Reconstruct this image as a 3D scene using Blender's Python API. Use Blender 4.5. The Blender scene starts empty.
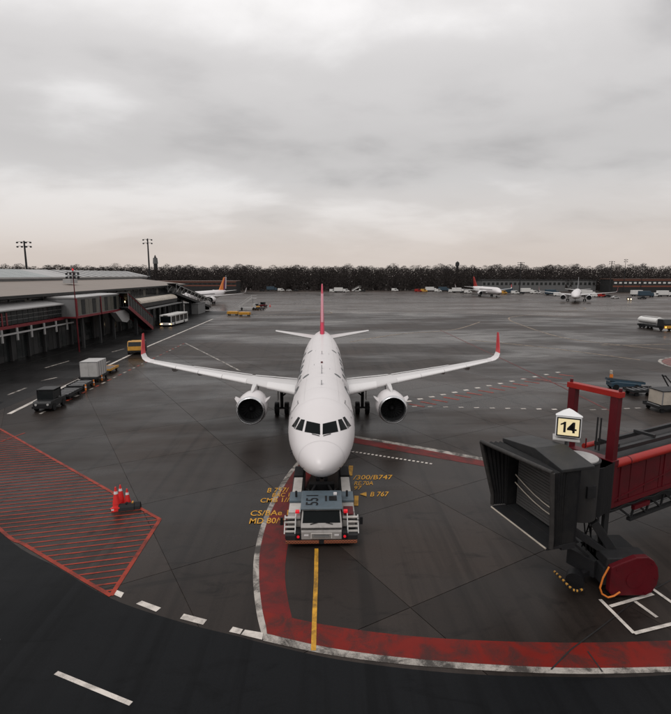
import bpy, bmesh, math, random
from mathutils import Vector, Matrix
from mathutils.bvhtree import BVHTree
random.seed(7)
sc = bpy.context.scene
C = sc.collection
R = math.radians

# ------------------------------------------------------------------ camera
F, PIT, CH, CD, COX, YAW = 505.0, 0.1615, 13.0, 24.8, 0.12, 0.0245   # focal length in photo pixels, pitch, height
cd = bpy.data.cameras.new('camera'); cam = bpy.data.objects.new('camera', cd); C.objects.link(cam)
cam.location = (COX, -CD, CH); cam.rotation_euler = (math.pi/2 - PIT, 0, -YAW)
cd.sensor_fit = 'HORIZONTAL'; cd.sensor_width = 36; cd.lens = 36*F/671
cd.clip_start = 0.1; cd.clip_end = 6000
sc.camera = cam

# ------------------------------------------------------------------ sky and sun (overcast)
SUN_EL, SUN_AZ = R(52), R(215)          # azimuth measured clockwise from +Y
w = bpy.data.worlds.new('World'); sc.world = w; w.use_nodes = True
nt = w.node_tree; nt.nodes.clear()
def nd(tree, t, **k):
    n = tree.nodes.new(t)
    for a, b in k.items(): setattr(n, a, b)
    return n
def mth(tree, op, a, b=None, c=None, clamp=False):
    n = nd(tree, 'ShaderNodeMath', operation=op); n.use_clamp = clamp
    for i, v in enumerate((a, b, c)):
        if v is None: continue
        if isinstance(v, (int, float)): n.inputs[i].default_value = v
        else: tree.links.new(v, n.inputs[i])
    return n.outputs[0]
def mixc(tree, fac, a, b, mode='MIX'):
    n = nd(tree, 'ShaderNodeMix', data_type='RGBA', blend_type=mode)
    for s, v in ((n.inputs[0], fac), (n.inputs[6], a), (n.inputs[7], b)):
        if isinstance(v, (int, float)): s.default_value = v
        elif isinstance(v, tuple): s.default_value = (*v[:3], 1)
        else: tree.links.new(v, s)
    return n.outputs[2]
def ramp(tree, fac, stops, interp='LINEAR'):
    n = nd(tree, 'ShaderNodeValToRGB'); n.color_ramp.interpolation = interp
    el = n.color_ramp.elements
    while len(el) < len(stops): el.new(0.5)
    for e, (p, c) in zip(el, stops):
        e.position = p; e.color = (c, c, c, 1) if isinstance(c, (int, float)) else (*c, 1)
    tree.links.new(fac, n.inputs[0]); return n.outputs[0]
def noise(tree, vec, scale, detail=4, rough=.5, dist=0.0):
    n = nd(tree, 'ShaderNodeTexNoise'); n.inputs['Scale'].default_value = scale
    n.inputs['Detail'].default_value = detail; n.inputs['Roughness'].default_value = rough
    n.inputs['Distortion'].default_value = dist
    if vec is not None: tree.links.new(vec, n.inputs['Vector'])
    return n.outputs['Fac']
def build_sky():
    L = nt.links
    tc = nd(nt, 'ShaderNodeTexCoord'); sx = nd(nt, 'ShaderNodeSeparateXYZ'); L.new(tc.outputs['Generated'], sx.inputs[0])
    z = mth(nt, 'MAXIMUM', sx.outputs[2], 0.0)
    den = mth(nt, 'ADD', z, 0.24)
    cb = nd(nt, 'ShaderNodeCombineXYZ')
    L.new(mth(nt, 'DIVIDE', sx.outputs[0], den), cb.inputs[0]); L.new(mth(nt, 'DIVIDE', sx.outputs[1], den), cb.inputs[1])
    mp = nd(nt, 'ShaderNodeMapping'); L.new(cb.outputs[0], mp.inputs[0])
    mp.inputs['Rotation'].default_value = (0, 0, R(-28)); mp.inputs['Scale'].default_value = (0.75, 1.0, 1); mp.inputs['Location'].default_value = (1.1, 12.5, 0)
    n1 = noise(nt, mp.outputs[0], 0.75, 4, .50, .25)
    n2 = noise(nt, mp.outputs[0], 2.3, 6, .55, .2)
    f = mth(nt, 'ADD', mth(nt, 'MULTIPLY', n1, .70), mth(nt, 'MULTIPLY', n2, .30))
    cl = ramp(nt, f, [(.33, (.475, .46, .46)), (.47, (.67, .65, .645)), (.60, (.87, .85, .845))], 'EASE')
    # overcast luminance: brighter high up, as a thick cloud layer is
    lum = ramp(nt, z, [(0.0, 1.04), (.12, 1.0), (.22, .90), (.33, 1.02), (.44, 1.22), (1.0, 1.25)], 'EASE')
    cl = mixc(nt, 1.0, cl, lum, 'MULTIPLY')
    # far cloud base near the horizon, warmer and evener
    hz = ramp(nt, z, [(0.0, .95), (.045, .78), (.10, .35), (.17, 0.0)])
    cl = mixc(nt, hz, cl, (.66, .575, .52))
    sk = nd(nt, 'ShaderNodeTexSky', sky_type='NISHITA'); sk.sun_disc = False
    sk.sun_elevation = SUN_EL; sk.sun_rotation = SUN_AZ; sk.air_density = 1.5; sk.dust_density = 3.0
    ten = mixc(nt, 1.0, cl, (10, 10, 10), 'MULTIPLY')
    col = mixc(nt, 0.95, sk.outputs[0], ten)
    bg = nd(nt, 'ShaderNodeBackground'); L.new(col, bg.inputs[0]); bg.inputs[1].default_value = 0.1
    out = nd(nt, 'ShaderNodeOutputWorld'); L.new(bg.outputs[0], out.inputs[0])
build_sky()
sd = bpy.data.lights.new('sun', 'SUN'); sd.energy = 1.0; sd.angle = R(24); sd.color = (1, .97, .94)
sun = bpy.data.objects.new('sun', sd); C.objects.link(sun)
dirv = Vector((math.sin(SUN_AZ)*math.cos(SUN_EL), math.cos(SUN_AZ)*math.cos(SUN_EL), math.sin(SUN_EL)))
sun.rotation_euler = dirv.to_track_quat('Z', 'Y').to_euler()
sun.location = (0, 0, 60)
sc.view_settings.view_transform = 'Standard'; sc.view_settings.look = 'None'
sc.view_settings.exposure = 0.0; sc.view_settings.gamma = 1.0

# ------------------------------------------------------------------ pixel rays (a pixel gives a direction, a surface gives the distance)
def ray(px, py):
    dx, up = (px-335.5)/F, (357-py)/F
    cp, sp = math.cos(PIT), math.sin(PIT)
    y, zz = cp+up*sp, -sp+up*cp
    c, s = math.cos(YAW), math.sin(YAW)
    return Vector((c*dx+s*y, -s*dx+c*y, zz))
CAM = Vector((COX, -CD, CH))
def G(px, py, z=0.0):
    d = ray(px, py); return CAM + d*((z-CH)/d.z)
def RX(px, py, X): d = ray(px, py); return CAM + d*((X-COX)/d.x)
def RY(px, py, Y): d = ray(px, py); return CAM + d*((Y+CD)/d.y)
def pix(p):
    d = Vector(p)-CAM; c, s = math.cos(YAW), math.sin(YAW)
    x = c*d.x-s*d.y; y = s*d.x+c*d.y; cp, sp = math.cos(PIT), math.sin(PIT)
    dep = y*cp-d.z*sp
    return (335.5+F*x/dep, 357-F*(y*sp+d.z*cp)/dep) if dep > 0.1 else None

# ------------------------------------------------------------------ materials
def new_mat(name):
    m = bpy.data.materials.new(name); m.use_nodes = True
    return m, m.node_tree, m.node_tree.nodes['Principled BSDF']
def mat(name, col, rough=.5, metal=0.0, var=.12, scale=3.0, spec=.5, emit=None, est=0, coat=0, dirt=0.0, dirtcol=(.05, .045, .04)):
    m, t, b = new_mat(name)
    g = nd(t, 'ShaderNodeTexCoord')
    n = noise(t, g.outputs['Object'], scale, 6, .6)
    lo = tuple(max(0, c*(1-var)) for c in col); hi = tuple(min(1, c*(1+var)) for c in col)
    c = mixc(t, n, lo, hi)
    if dirt:
        n2 = noise(t, g.outputs['Object'], scale*.6, 8, .7, .6)
        c = mixc(t, mth(t, 'MULTIPLY', ramp(t, n2, [(.45, 0.0), (.72, 1.0)]), dirt), c, dirtcol)
    t.links.new(c, b.inputs['Base Color'])
    t.links.new(mth(t, 'ADD', mth(t, 'MULTIPLY', n, .2), max(.02, rough-.1)), b.inputs['Roughness'])
    b.inputs['Metallic'].default_value = metal; b.inputs['Specular IOR Level'].default_value = spec
    b.inputs['Coat Weight'].default_value = coat
    if emit: b.inputs['Emission Color'].default_value = (*emit, 1); b.inputs['Emission Strength'].default_value = est
    return m
def ground_mat(name, lo, hi, r0, r1, objvar=.0, stain=.7, spec=.13):
    m, t, b = new_mat(name)
    ge = nd(t, 'ShaderNodeNewGeometry'); pos = ge.outputs['Position']
    mp = nd(t, 'ShaderNodeMapping'); t.links.new(pos, mp.inputs[0]); mp.inputs['Rotation'].default_value = (0, 0, R(-30)); mp.inputs['Scale'].default_value = (.35, 1, 1)
    big = noise(t, mp.outputs[0], .055, 5, .6, .5)
    mid = noise(t, mp.outputs[0], .25, 5, .55, .4)
    fine = noise(t, pos, 9.0, 5, .65)
    grit = noise(t, pos, 60.0, 3, .6)
    f = mth(t, 'ADD', mth(t, 'MULTIPLY', big, .45), mth(t, 'ADD', mth(t, 'MULTIPLY', mid, .35), mth(t, 'MULTIPLY', fine, .2)))
    c = mixc(t, ramp(t, f, [(.36, 0.0), (.64, 1.0)]), lo, hi)
    c = mixc(t, mth(t, 'MULTIPLY', ramp(t, grit, [(.42, 0.0), (.7, 1.0)]), .5), c, tuple(x*1.7 for x in hi))
    # dark oil and tyre stains
    st = noise(t, mp.outputs[0], .8, 7, .7, 1.2)
    c = mixc(t, mth(t, 'MULTIPLY', ramp(t, st, [(.56, 0.0), (.70, 1.0)]), stain), c, tuple(x*.45 for x in lo))
    mq = nd(t, 'ShaderNodeMapping'); t.links.new(pos, mq.inputs[0]); mq.inputs['Rotation'].default_value = (0, 0, R(9)); mq.inputs['Scale'].default_value = (1.0, .035, 1)
    tz = noise(t, mq.outputs[0], .9, 4, .6, .8)
    c = mixc(t, mth(t, 'MULTIPLY', ramp(t, tz, [(.50, 0.0), (.66, 1.0)]), .45), c, tuple(x*.5 for x in lo))
    if objvar:
        oi = nd(t, 'ShaderNodeObjectInfo')
        k = mth(t, 'ADD', mth(t, 'MULTIPLY', oi.outputs['Random'], 2*objvar), 1-objvar)
        cc = nd(t, 'ShaderNodeCombineXYZ')
        for i in range(3): t.links.new(k, cc.inputs[i])
        c = mixc(t, 1.0, c, cc.outputs[0], 'MULTIPLY')
    t.links.new(c, b.inputs['Base Color'])
    wet = ramp(t, mth(t, 'ADD', mth(t, 'MULTIPLY', big, .75), mth(t, 'MULTIPLY', mid, .25)), [(.42, 0.0), (.56, 1.0)])
    rr = mth(t, 'ADD', mth(t, 'MULTIPLY', wet, r1-r0), r0)
    rr = mth(t, 'ADD', rr, mth(t, 'MULTIPLY', fine, .06))
    if objvar: rr = mth(t, 'ADD', rr, mth(t, 'MULTIPLY', oi.outputs['Random'], .10))
    t.links.new(rr, b.inputs['Roughness'])
    b.inputs['Specular IOR Level'].default_value = spec
    bp = nd(t, 'ShaderNodeBump'); bp.inputs['Strength'].default_value = .12; bp.inputs['Distance'].default_value = .006
    t.links.new(mth(t, 'ADD', mth(t, 'MULTIPLY', grit, .5), fine), bp.inputs['Height']); t.links.new(bp.outputs[0], b.inputs['Normal'])
    return m
def paint_mat(name, col, worn, wear=.5, rough=.45):
    m, t, b = new_mat(name)
    ge = nd(t, 'ShaderNodeNewGeometry'); pos = ge.outputs['Position']
    n = noise(t, pos, 1.1, 8, .66, .5); n2 = noise(t, pos, 30, 4, .7); n3 = noise(t, pos, .5, 4, .6, .3)
    f = mth(t, 'ADD', mth(t, 'MULTIPLY', n, .75), mth(t, 'MULTIPLY', n2, .25))
    fac = ramp(t, f, [(.5-.12*wear, 0.0), (.66-.14*wear, 1.0)])
    c = mixc(t, n3, tuple(x*.7 for x in col), tuple(min(1, x*1.25) for x in col))
    c = mixc(t, mth(t, 'MULTIPLY', fac, min(1, wear*1.5)), c, worn)
    t.links.new(c, b.inputs['Base Color'])
    t.links.new(mth(t, 'ADD', mth(t, 'MULTIPLY', n, .3), rough-.15), b.inputs['Roughness'])
    b.inputs['Specular IOR Level'].default_value = .12
    return m
M = {}
M['apron'] = ground_mat('wet_concrete', (.018, .0138, .0119), (.062, .0470, .0390), .15, .42)
M['slab'] = ground_mat('wet_concrete_slab', (.0100, .0082, .0075), (.036, .0280, .0240), .15, .43, .32)
M['road'] = ground_mat('dark_tarmac', (.0042, .0047, .0054), (.0085, .0092, .0103), .34, .55, 0, .5, .07)
M['road2'] = ground_mat('service_tarmac', (.007, .007, .0073), (.014, .0135, .0132), .25, .5, 0, .4, .12)
WORN = (.024, .021, .0195)
M['p_red'] = paint_mat('red_ground_paint', (.135, .012, .011), WORN, .42)
M['p_redb'] = paint_mat('vivid_red_ground_paint', (.165, .012, .008), WORN, .5)
M['p_text'] = paint_mat('yellow_lettering_paint', (.66, .33, .035), WORN, .22)
M['p_red2'] = paint_mat('bright_red_ground_paint', (.29, .036, .019), WORN, .40)
M['p_white'] = paint_mat('white_ground_paint', (.62, .57, .52), WORN, .35)
M['p_whiteworn'] = paint_mat('worn_white_ground_paint', (.40, .365, .33), WORN, .6)
M['p_yellow'] = paint_mat('yellow_ground_paint', (.58, .30, .035), WORN, .45)
M['p_faint'] = paint_mat('faint_ground_paint', (.30, .225, .155), WORN, .5)
M['white'] = mat('aircraft_white', (.655, .625, .625), .34, 0, .03, .6, coat=0, dirt=.10, dirtcol=(.5, .46, .45))
M['wing'] = mat('wing_grey', (.56, .545, .54), .35, 0, .06, .7, dirt=.2, dirtcol=(.35, .33, .32))
M['slat'] = mat('slat_metal', (.66, .645, .64), .4, 0, .02, .4)
M['lip'] = mat('polished_lip', (.62, .62, .63), .22, .9, .05)
M['winred'] = mat('livery_red', (.50, .018, .028), .35, 0, .08)
M['crimson'] = mat('livery_crimson', (.55, .012, .06), .35, 0, .06)
M['pink'] = mat('livery_pale_pink', (.55, .22, .27), .35, 0, .06)
M['glass'] = mat('dark_glass', (.006, .008, .009), .08, 0, .2, 2, spec=.35)
M['dglass'] = mat('tinted_glass', (.004, .0055, .006), .10, 0, .2, 2, spec=.10)
M['black'] = mat('black_rubber', (.008, .008, .009), .6, 0, .3, 6, spec=.25)
M['dark'] = mat('dark_metal', (.019, .0195, .021), .5, .1, .3, 4, dirt=.3, spec=.25, dirtcol=(.035, .031, .028))
M['grey'] = mat('mid_grey_metal', (.20, .20, .205), .45, .3, .15, 3, dirt=.3)
M['lgrey'] = mat('light_grey_metal', (.42, .41, .40), .45, .1, .1, 2, dirt=.25)
M['letter'] = mat('dark_lettering', (.05, .06, .065), .4, 0, .1)
M['beige'] = mat('beige_panel', (.42, .37, .31), .5, 0, .12, 1.5, dirt=.35)
M['orange'] = mat('orange_plastic', (.62, .17, .02), .45, 0, .15, 4)
M['yellow'] = mat('yellow_paint', (.55, .27, .03), .42, 0, .15, 3, dirt=.45)
M['redpaint'] = mat('deep_red_paint', (.088, .004, .008), .45, 0, .2, 1.2, dirt=.6, dirtcol=(.035, .008, .009), spec=.28)
M['redtube'] = mat('bright_red_paint', (.30, .014, .010), .42, 0, .15, 1.5, dirt=.5, dirtcol=(.11, .015, .012), spec=.3)
M['redlamp'] = mat('red_lamp', (.5, .01, .015), .3, 0, .1, emit=(1, .02, .04), est=.35)
M['warmlamp'] = mat('warm_lamp', (.8, .6, .35), .3, 0, .1, emit=(1, .72, .38), est=6)
M['amberlamp'] = mat('amber_lamp', (.8, .35, .05), .3, 0, .1, emit=(1, .36, .06), est=5)

# ------------------------------------------------------------------ mesh building
def chain(o):
    m = Matrix.Identity(4)
    while o is not None: m = o.matrix_basis @ m; o = o.parent
    return m
class MB:
    def __init__(s): s.v = []; s.f = []; s.mi = []; s.T = Matrix.Identity(4)
    def add(s, vs, fs, mi=0):
        k = len(s.v); s.v += [s.T @ Vector(p) for p in vs]; s.f += [tuple(i+k for i in f) for f in fs]; s.mi += [mi]*len(fs); return s
    def box(s, c, d, rz=0, rx=0, ry=0, mi=0, taper=1.0):
        x, y, z = d[0]/2, d[1]/2, d[2]/2; r = Matrix.Translation(c) @ Matrix.Rotation(rz, 4, 'Z') @ Matrix.Rotation(ry, 4, 'Y') @ Matrix.Rotation(rx, 4, 'X')
        vs = [r @ Vector((a*x*(taper if e > 0 else 1), b*y*(taper if e > 0 else 1), e*z)) for e in (-1, 1) for b in (-1, 1) for a in (-1, 1)]
        return s.add(vs, [(0, 2, 3, 1), (4, 5, 7, 6), (0, 1, 5, 4), (2, 6, 7, 3), (0, 4, 6, 2), (1, 3, 7, 5)], mi)
    def bb(s, x0, x1, y0, y1, z0, z1, mi=0): return s.box(((x0+x1)/2, (y0+y1)/2, (z0+z1)/2), (abs(x1-x0), abs(y1-y0), abs(z1-z0)), mi=mi)
    def bar(s, a, b, wd, ht, mi=0):
        a, b = Vector(a), Vector(b); d = b-a; L = d.length
        q = d.to_track_quat('Y', 'Z').to_matrix().to_4x4(); r = Matrix.Translation((a+b)/2) @ q
        vs = [r @ Vector((i*wd/2, j*L/2, k*ht/2)) for k in (-1, 1) for j in (-1, 1) for i in (-1, 1)]
        return s.add(vs, [(0, 2, 3, 1), (4, 5, 7, 6), (0, 1, 5, 4), (2, 6, 7, 3), (0, 4, 6, 2), (1, 3, 7, 5)], mi)
    def cyl(s, a, b, r0, r1=None, n=14, cap=True, mi=0):
        r1 = r0 if r1 is None else r1; a, b = Vector(a), Vector(b)
        q = (b-a).to_track_quat('Z', 'Y').to_matrix()
        vs = [c + q @ Vector((math.cos(t)*r, math.sin(t)*r, 0)) for c, r in ((a, r0), (b, r1)) for t in [2*math.pi*i/n for i in range(n)]]
        fs = [(i, (i+1) % n, n+(i+1) % n, n+i) for i in range(n)]
        if cap: fs += [tuple(range(n-1, -1, -1)), tuple(range(n, 2*n))]
        return s.add(vs, fs, mi)
    def loft(s, rings, cap=True, closed=True, mi=0):
        n = len(rings[0]); vs = [p for r in rings for p in r]; fs = []
        for k in range(len(rings)-1):
            for i in range(n if closed else n-1):
                j = (i+1) % n; fs.append((k*n+i, k*n+j, (k+1)*n+j, (k+1)*n+i))
        if cap and closed: fs += [tuple(range(n-1, -1, -1)), tuple(range((len(rings)-1)*n, len(rings)*n))]
        return s.add(vs, fs, mi)
    def revolve(s, prof, c, n=28, mi=0):   # prof: (y, r) along +Y
        rings = [[(c[0]+math.cos(t)*r, c[1]+y, c[2]+math.sin(t)*r) for t in [2*math.pi*i/n for i in range(n)]] for y, r in prof]
        return s.loft(rings, cap=False, mi=mi)
    def prism(s, poly, axis, a, b, mi=0):  # poly in the plane across axis
        def P(u, v, t): return {'x': (t, u, v), 'y': (u, t, v), 'z': (u, v, t)}[axis]
        n = len(poly); vs = [P(u, v, a) for u, v in poly]+[P(u, v, b) for u, v in poly]
        return s.add(vs, [(i, (i+1) % n, n+(i+1) % n, n+i) for i in range(n)]+[tuple(range(n-1, -1, -1)), tuple(range(n, 2*n))], mi)
    def sheet(s, pts, mi=0): return s.add(pts, [tuple(range(len(pts)))], mi)
    def mesh(s, name, mats, smooth=False, bevel=0, inv=None, ang=40):
        me = bpy.data.meshes.new(name)
        vs = [(inv @ p if inv else p) for p in s.v]
        me.from_pydata([tuple(p) for p in vs], [], s.f)
        for m in (mats if isinstance(mats, (list, tuple)) else [mats]): me.materials.append(M[m] if isinstance(m, str) else m)
        for p, i in zip(me.polygons, s.mi): p.material_index = i
        bm = bmesh.new(); bm.from_mesh(me); bmesh.ops.recalc_face_normals(bm, faces=bm.faces)
        if bevel:
            es = [e for e in bm.edges if len(e.link_faces) == 2 and e.calc_face_angle(0) > R(35)]
            bmesh.ops.bevel(bm, geom=es, offset=bevel, segments=2, profile=.6, affect='EDGES', clamp_overlap=True)
        bm.to_mesh(me); bm.free()
        if smooth:
            me.polygons.foreach_set('use_smooth', [True]*len(me.polygons)); me.set_sharp_from_angle(angle=R(ang))
        me.update(); return me
    def build(s, name, mats, parent=None, smooth=False, bevel=0, world=False, ang=40):
        inv = chain(parent).inverted() if (world and parent is not None) else None
        o = bpy.data.objects.new(name, s.mesh(name, mats, smooth, bevel, inv, ang)); C.objects.link(o)
        if parent is not None: o.parent = parent
        return o
def share(src, name, parent, loc=(0, 0, 0), rz=0, sc_=None):
    o = bpy.data.objects.new(name, src.data); C.objects.link(o); o.parent = parent; o.location = loc; o.rotation_euler = (0, 0, rz)
    if sc_: o.scale = sc_
    return o
def thing(name, label, cat, loc=(0, 0, 0), rz=0, group=None):
    o = bpy.data.objects.new(name, None); C.objects.link(o); o.location = loc; o.rotation_euler = (0, 0, rz); o.empty_display_size = .3
    return tag(o, label, cat, group)
def tag(o, label, cat, group=None):
    o['label'] = label; o['category'] = cat
    if group: o['group'] = group
    return o
def struct(o): o['kind'] = 'structure'; return o
def copy_tree(o, parent=None):
    c = o.copy(); C.objects.link(c); c.parent = parent
    for ch in list(o.children): copy_tree(ch, c)
    return c
def text_shape(s, align='LEFT'):
    c = bpy.data.curves.new('t', 'FONT'); c.body = s; c.size = 1; c.resolution_u = 3; c.align_x = align; c.offset = .005
    o = bpy.data.objects.new('t', c); C.objects.link(o); dg = bpy.context.evaluated_depsgraph_get()
    me = bpy.data.meshes.new_from_object(o.evaluated_get(dg)); bpy.data.objects.remove(o); bpy.data.curves.remove(c)
    vs = [v.co.copy() for v in me.vertices]; fs = [tuple(p.vertices) for p in me.polygons]; bpy.data.meshes.remove(me)
    x0 = min(v.x for v in vs); x1 = max(v.x for v in vs); y0 = min(v.y for v in vs); y1 = max(v.y for v in vs)
    return [((v.x-x0)/(x1-x0), (v.y-y0)/(y1-y0)) for v in vs], fs, (x1-x0)/(y1-y0)

# ------------------------------------------------------------------ ground, roads, markings
ap = MB(); ap.sheet([(-3000, -400, -.034), (3000, -400, -.034), (3000, 4000, -.034), (-3000, 4000, -.034)])
apron = struct(ap.build('apron', 'apron'))
GA = R(29.5); ga = Vector((math.cos(GA), math.sin(GA), 0)); gb = Vector((-math.sin(GA), math.cos(GA), 0)); S = 7.5
sl = MB().box((0, 0, -.017), (S-.03, S-.03, .034)).mesh('concrete_slab', 'slab')
org = G(140, 505); cand = []
for i in range(-40, 41):
    for j in range(-40, 41):
        c = org + ga*(i+.5)*S + gb*(j+.5)*S; c.z = 0
        vis = any((q := pix(c+ga*a*S+gb*b*S)) and -40 < q[0] < 711 and 270 < q[1] < 760 for a in (-.5, 0, .5) for b in (-.5, 0, .5))
        if vis and c.y > -22 and c.x > -38: cand.append(((c-CAM).length, c))
cand.sort(key=lambda t: t[0])
for _, c in cand[:300]:
    o = bpy.data.objects.new('concrete_slab', sl); C.objects.link(o); o.parent = apron; o.location = c; o.rotation_euler = (0, 0, GA)
ZN = [0]
def zup(z): ZN[0] += 1; return z+ZN[0]*2e-5
def paint(name, pts, m, z=.010, parent=None):
    z = zup(z)
    return MB().sheet([(p[0], p[1], z) for p in pts]).build(name, m, parent or apron)
def strip(name, path, width, m, z=.010, parent=None):
    z = zup(z)
    p = [Vector((q[0], q[1], 0)) for q in path]; L, Rr = [], []
    for i, q in enumerate(p):
        d = (p[min(i+1, len(p)-1)]-p[max(i-1, 0)]).normalized(); n = Vector((-d.y, d.x, 0))*width/2
        L.append(q+n); Rr.append(q-n)
    b = MB(); b.add([(v.x, v.y, z) for v in L+Rr], [(i, i+1, len(p)+i+1, len(p)+i) for i in range(len(p)-1)])
    return b.build(name, m, parent or apron)
def smooth_path(pts, k=6):
    out = []; P_ = [Vector((p[0], p[1], 0)) for p in pts]
    for i in range(len(P_)-1):
        a, b, c, d = P_[max(i-1, 0)], P_[i], P_[i+1], P_[min(i+2, len(P_)-1)]
        for t in [j/k for j in range(k)]:
            out.append(.5*((2*b)+(c-a)*t+(2*a-5*b+4*c-d)*t*t+(3*b-a-3*c+d)*t**3))
    return out+[P_[-1]]
def dashes(name, a, b, n, fill, width, m, z=.010, skew=0):
    a, b = Vector(a), Vector(b)
    for i in range(n):
        s = a.lerp(b, i/n); e = a.lerp(b, (i+fill)/n)
        strip(name, [s, e], width, m, z)
# near road, curved edge
edge = smooth_path([(-33, 27), (-31, 19), (-27.5, 11)]+[G(x, y) for x, y in ((0, 531), (60, 569), (112, 599), (180, 622), (240, 637), (262, 643), (340, 660), (450, 673), (560, 677), (671, 675))]+[(20, -9.6), (40, -6)])
road = struct(MB().sheet([(p.x, p.y, .005) for p in edge]+[(60, -60, .005), (-70, -60, .005), (-70, 27, .005)]).build('near_road', 'road'))
strip('road_dash', [G(56, 673), G(131, 704)], .16, 'p_white', parent=road)
strip('road_dash', [G(-70, 610), G(-2, 641)], .16, 'p_white', parent=road)
# terminal-side service road
srv = struct(MB().sheet([(-31.2, 14, .004), (-33.0, 160, .004), (-43.6, 160, .004), (-43.6, 14, .004)]).build('service_road', 'road2'))
# white edge blocks on the kerb line
for a, b, c, d in (((112, 594), (121, 598), (124, 593), (116, 590)), ((136, 604), (156, 612), (161, 608), (142, 601)), ((180, 619), (203, 625), (207, 620), (184, 614)), ((229, 632), (240, 634.5), (243, 629.5), (233, 627)), ((241, 635), (262, 640), (263, 633), (245, 630))):
    paint('white_edge_block', [G(*p) for p in (a, b, c, d)], 'p_white', .011)
# red stand boundary: curving arm and bottom band, with white border
wout = [(297, 462), (283, 480), (266, 512), (256, 545), (253, 575), (256, 610), (263, 640)]
win = [(301, 462), (288, 480), (271, 512), (261, 545), (259, 575), (262, 608), (268, 634)]
rin = [(318, 462), (309, 480), (297, 512), (288, 545), (285, 575), (288, 600), (292, 618)]
def band(name, A, B, m, z=.010):
    a = smooth_path([G(*p) for p in A]); b = smooth_path([G(*p) for p in B]); n = len(a)
    mb = MB(); mb.add([(v.x, v.y, z) for v in a+b], [(i, i+1, n+i+1, n+i) for i in range(n-1)]); return mb.build(name, m, apron)
band('white_border', wout, win, 'p_whiteworn'); band('red_band', win, rin, 'p_red')
top = [(264, 611.5), (330, 626), (430, 638), (560, 643), (671, 641), (720, 639)]
bot = [(267, 634), (335, 649), (430, 660.5), (560, 668), (671, 667), (720, 665)]
whb = [(263, 641), (335, 656), (430, 667), (560, 674), (671, 672.5), (720, 671)]
band('red_band', top, bot, 'p_redb', .014); band('white_border', bot, whb, 'p_whiteworn', .012)
for pts in (((325, 628), (350, 631), (352, 648), (332, 646)), ((392, 636), (425, 640), (424, 655), (400, 652)), ((268, 618), (318, 627), (318, 640), (268, 630))):
    paint('fresh_red_patch', [G(*p) for p in pts], 'p_red2w' if 'p_red2w' in M else 'p_red2', .018) if False else None
strip('yellow_lead_in_line', [G(316.5, 549), G(316, 580), G(314.5, 615), G(313.5, 651)], .18, 'p_yellow', .022)
strip('yellow_lead_in_line', [G(351, 466), G(350, 476)], .30, 'p_yellow', .022)
strip('yellow_lead_in_line', [G(356.5, 496), G(356, 506)], .25, 'p_yellow', .022)
# red clearance band right of the aircraft
A1 = [(352, 435.5), (420, 446.5), (490, 459), (560, 471), (640, 485)]; A2 = [(352, 437.5), (420, 449), (490, 462), (560, 474.5), (640, 489)]; A3 = [(352, 442.5), (420, 455), (490, 467.5), (560, 480.5), (640, 496)]
band('white_border', A1, A2, 'p_whiteworn'); band('red_band', A2, A3, 'p_red')
dashes('white_dash', G(352, 451.5), G(434, 464.3), 20, .55, .22, 'p_white')
for i in range(14):
    t = i/13; p = G(406+t*150, 401.5-t*29); strip('white_dash', [p, p+Vector((.6, .18, 0))], .45, 'p_white')
    q = G(409+t*150, 404-t*29.5); strip('red_dash', [q, q+Vector((1.35, -1.2, 0))], .38, 'p_red2')
for i in range(10):
    t = i/9; p = G(412+t*140, 406.5+t*3); strip('white_dash', [p, p+Vector((.5, .05, 0))], .3, 'p_white')
strip('red_guide_line', [G(440, 330), G(498, 357), G(560, 386), G(612, 412)], .2, 'p_red')
strip('red_guide_line', [G(520, 378), G(590, 388), G(671, 398)], .2, 'p_red')
dashes('white_dash', G(590, 410), G(690, 406), 9, .5, .25, 'p_whiteworn')
for path in ([(350, 342), (400, 334), (452, 330), (480, 322)], [(560, 316), (530, 315), (512, 317), (509, 319), (516, 323), (560, 337), (620, 345), (690, 352)], [(470, 313), (540, 312), (580, 310), (583, 307.5), (560, 306)], [(600, 345), (640, 345), (700, 343)],
             [(470, 340), (540, 347), (640, 360)], [(255, 316), (300, 315), (325, 314), (330, 312), (300, 309)], [(480, 303), (560, 302), (671, 304)]):
    strip('faint_guide_line', smooth_path([G(*p) for p in path]), .42, 'p_faint')
dashes('faint_dash', G(256, 315.5), G(312, 315.5), 12, .5, .5, 'p_whiteworn')
# faded round stand marking by the far right stand
cc = G(656, 367)+Vector((11.6, 0, 0)); ring = [(cc.x+math.cos(t)*9.3, cc.y+math.sin(t)*9.0) for t in [2*math.pi*i/48 for i in range(49)]]
strip('white_circle_line', ring, .45, 'p_whiteworn')
paint('red_circle_fill', [(cc.x+math.cos(t)*9.0, cc.y+math.sin(t)*8.7) for t in [math.pi*i/24 for i in range(25)]], paint_mat('faded_red_ground_paint', (.20, .07, .06), WORN, .5), .008)
# red hatched no-parking area
def clip(poly, n, d, keep):     # keep side of n.p<=d (keep=1) or >= (keep=-1)
    out = []
    for i in range(len(poly)):
        a, b = poly[i], poly[(i+1) % len(poly)]; fa = (n.dot(a)-d)*keep; fb = (n.dot(b)-d)*keep
        if fa <= 0: out.append(a)
        if fa*fb < 0: out.append(a.lerp(b, fa/(fa-fb)))
    return out
hp = [G(*p) for p in ((0, 429), (160, 519.5), (111, 596), (60, 566), (0, 529.5))]
hpoly = [Vector((-35, 22, 0))] + hp[:3] + [G(85, 581), hp[3], G(25, 545), hp[4]] + [Vector((-26, 8.5, 0)), Vector((-31, 15, 0))]
hd = (G(153, 527)-G(21, 546)).normalized(); hd = Vector((math.cos(R(12.5)), math.sin(R(12.5)), 0)); hn = Vector((-hd.y, hd.x, 0))
ds = [hn.dot(p) for p in hpoly]; k = min(ds)+.35
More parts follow.
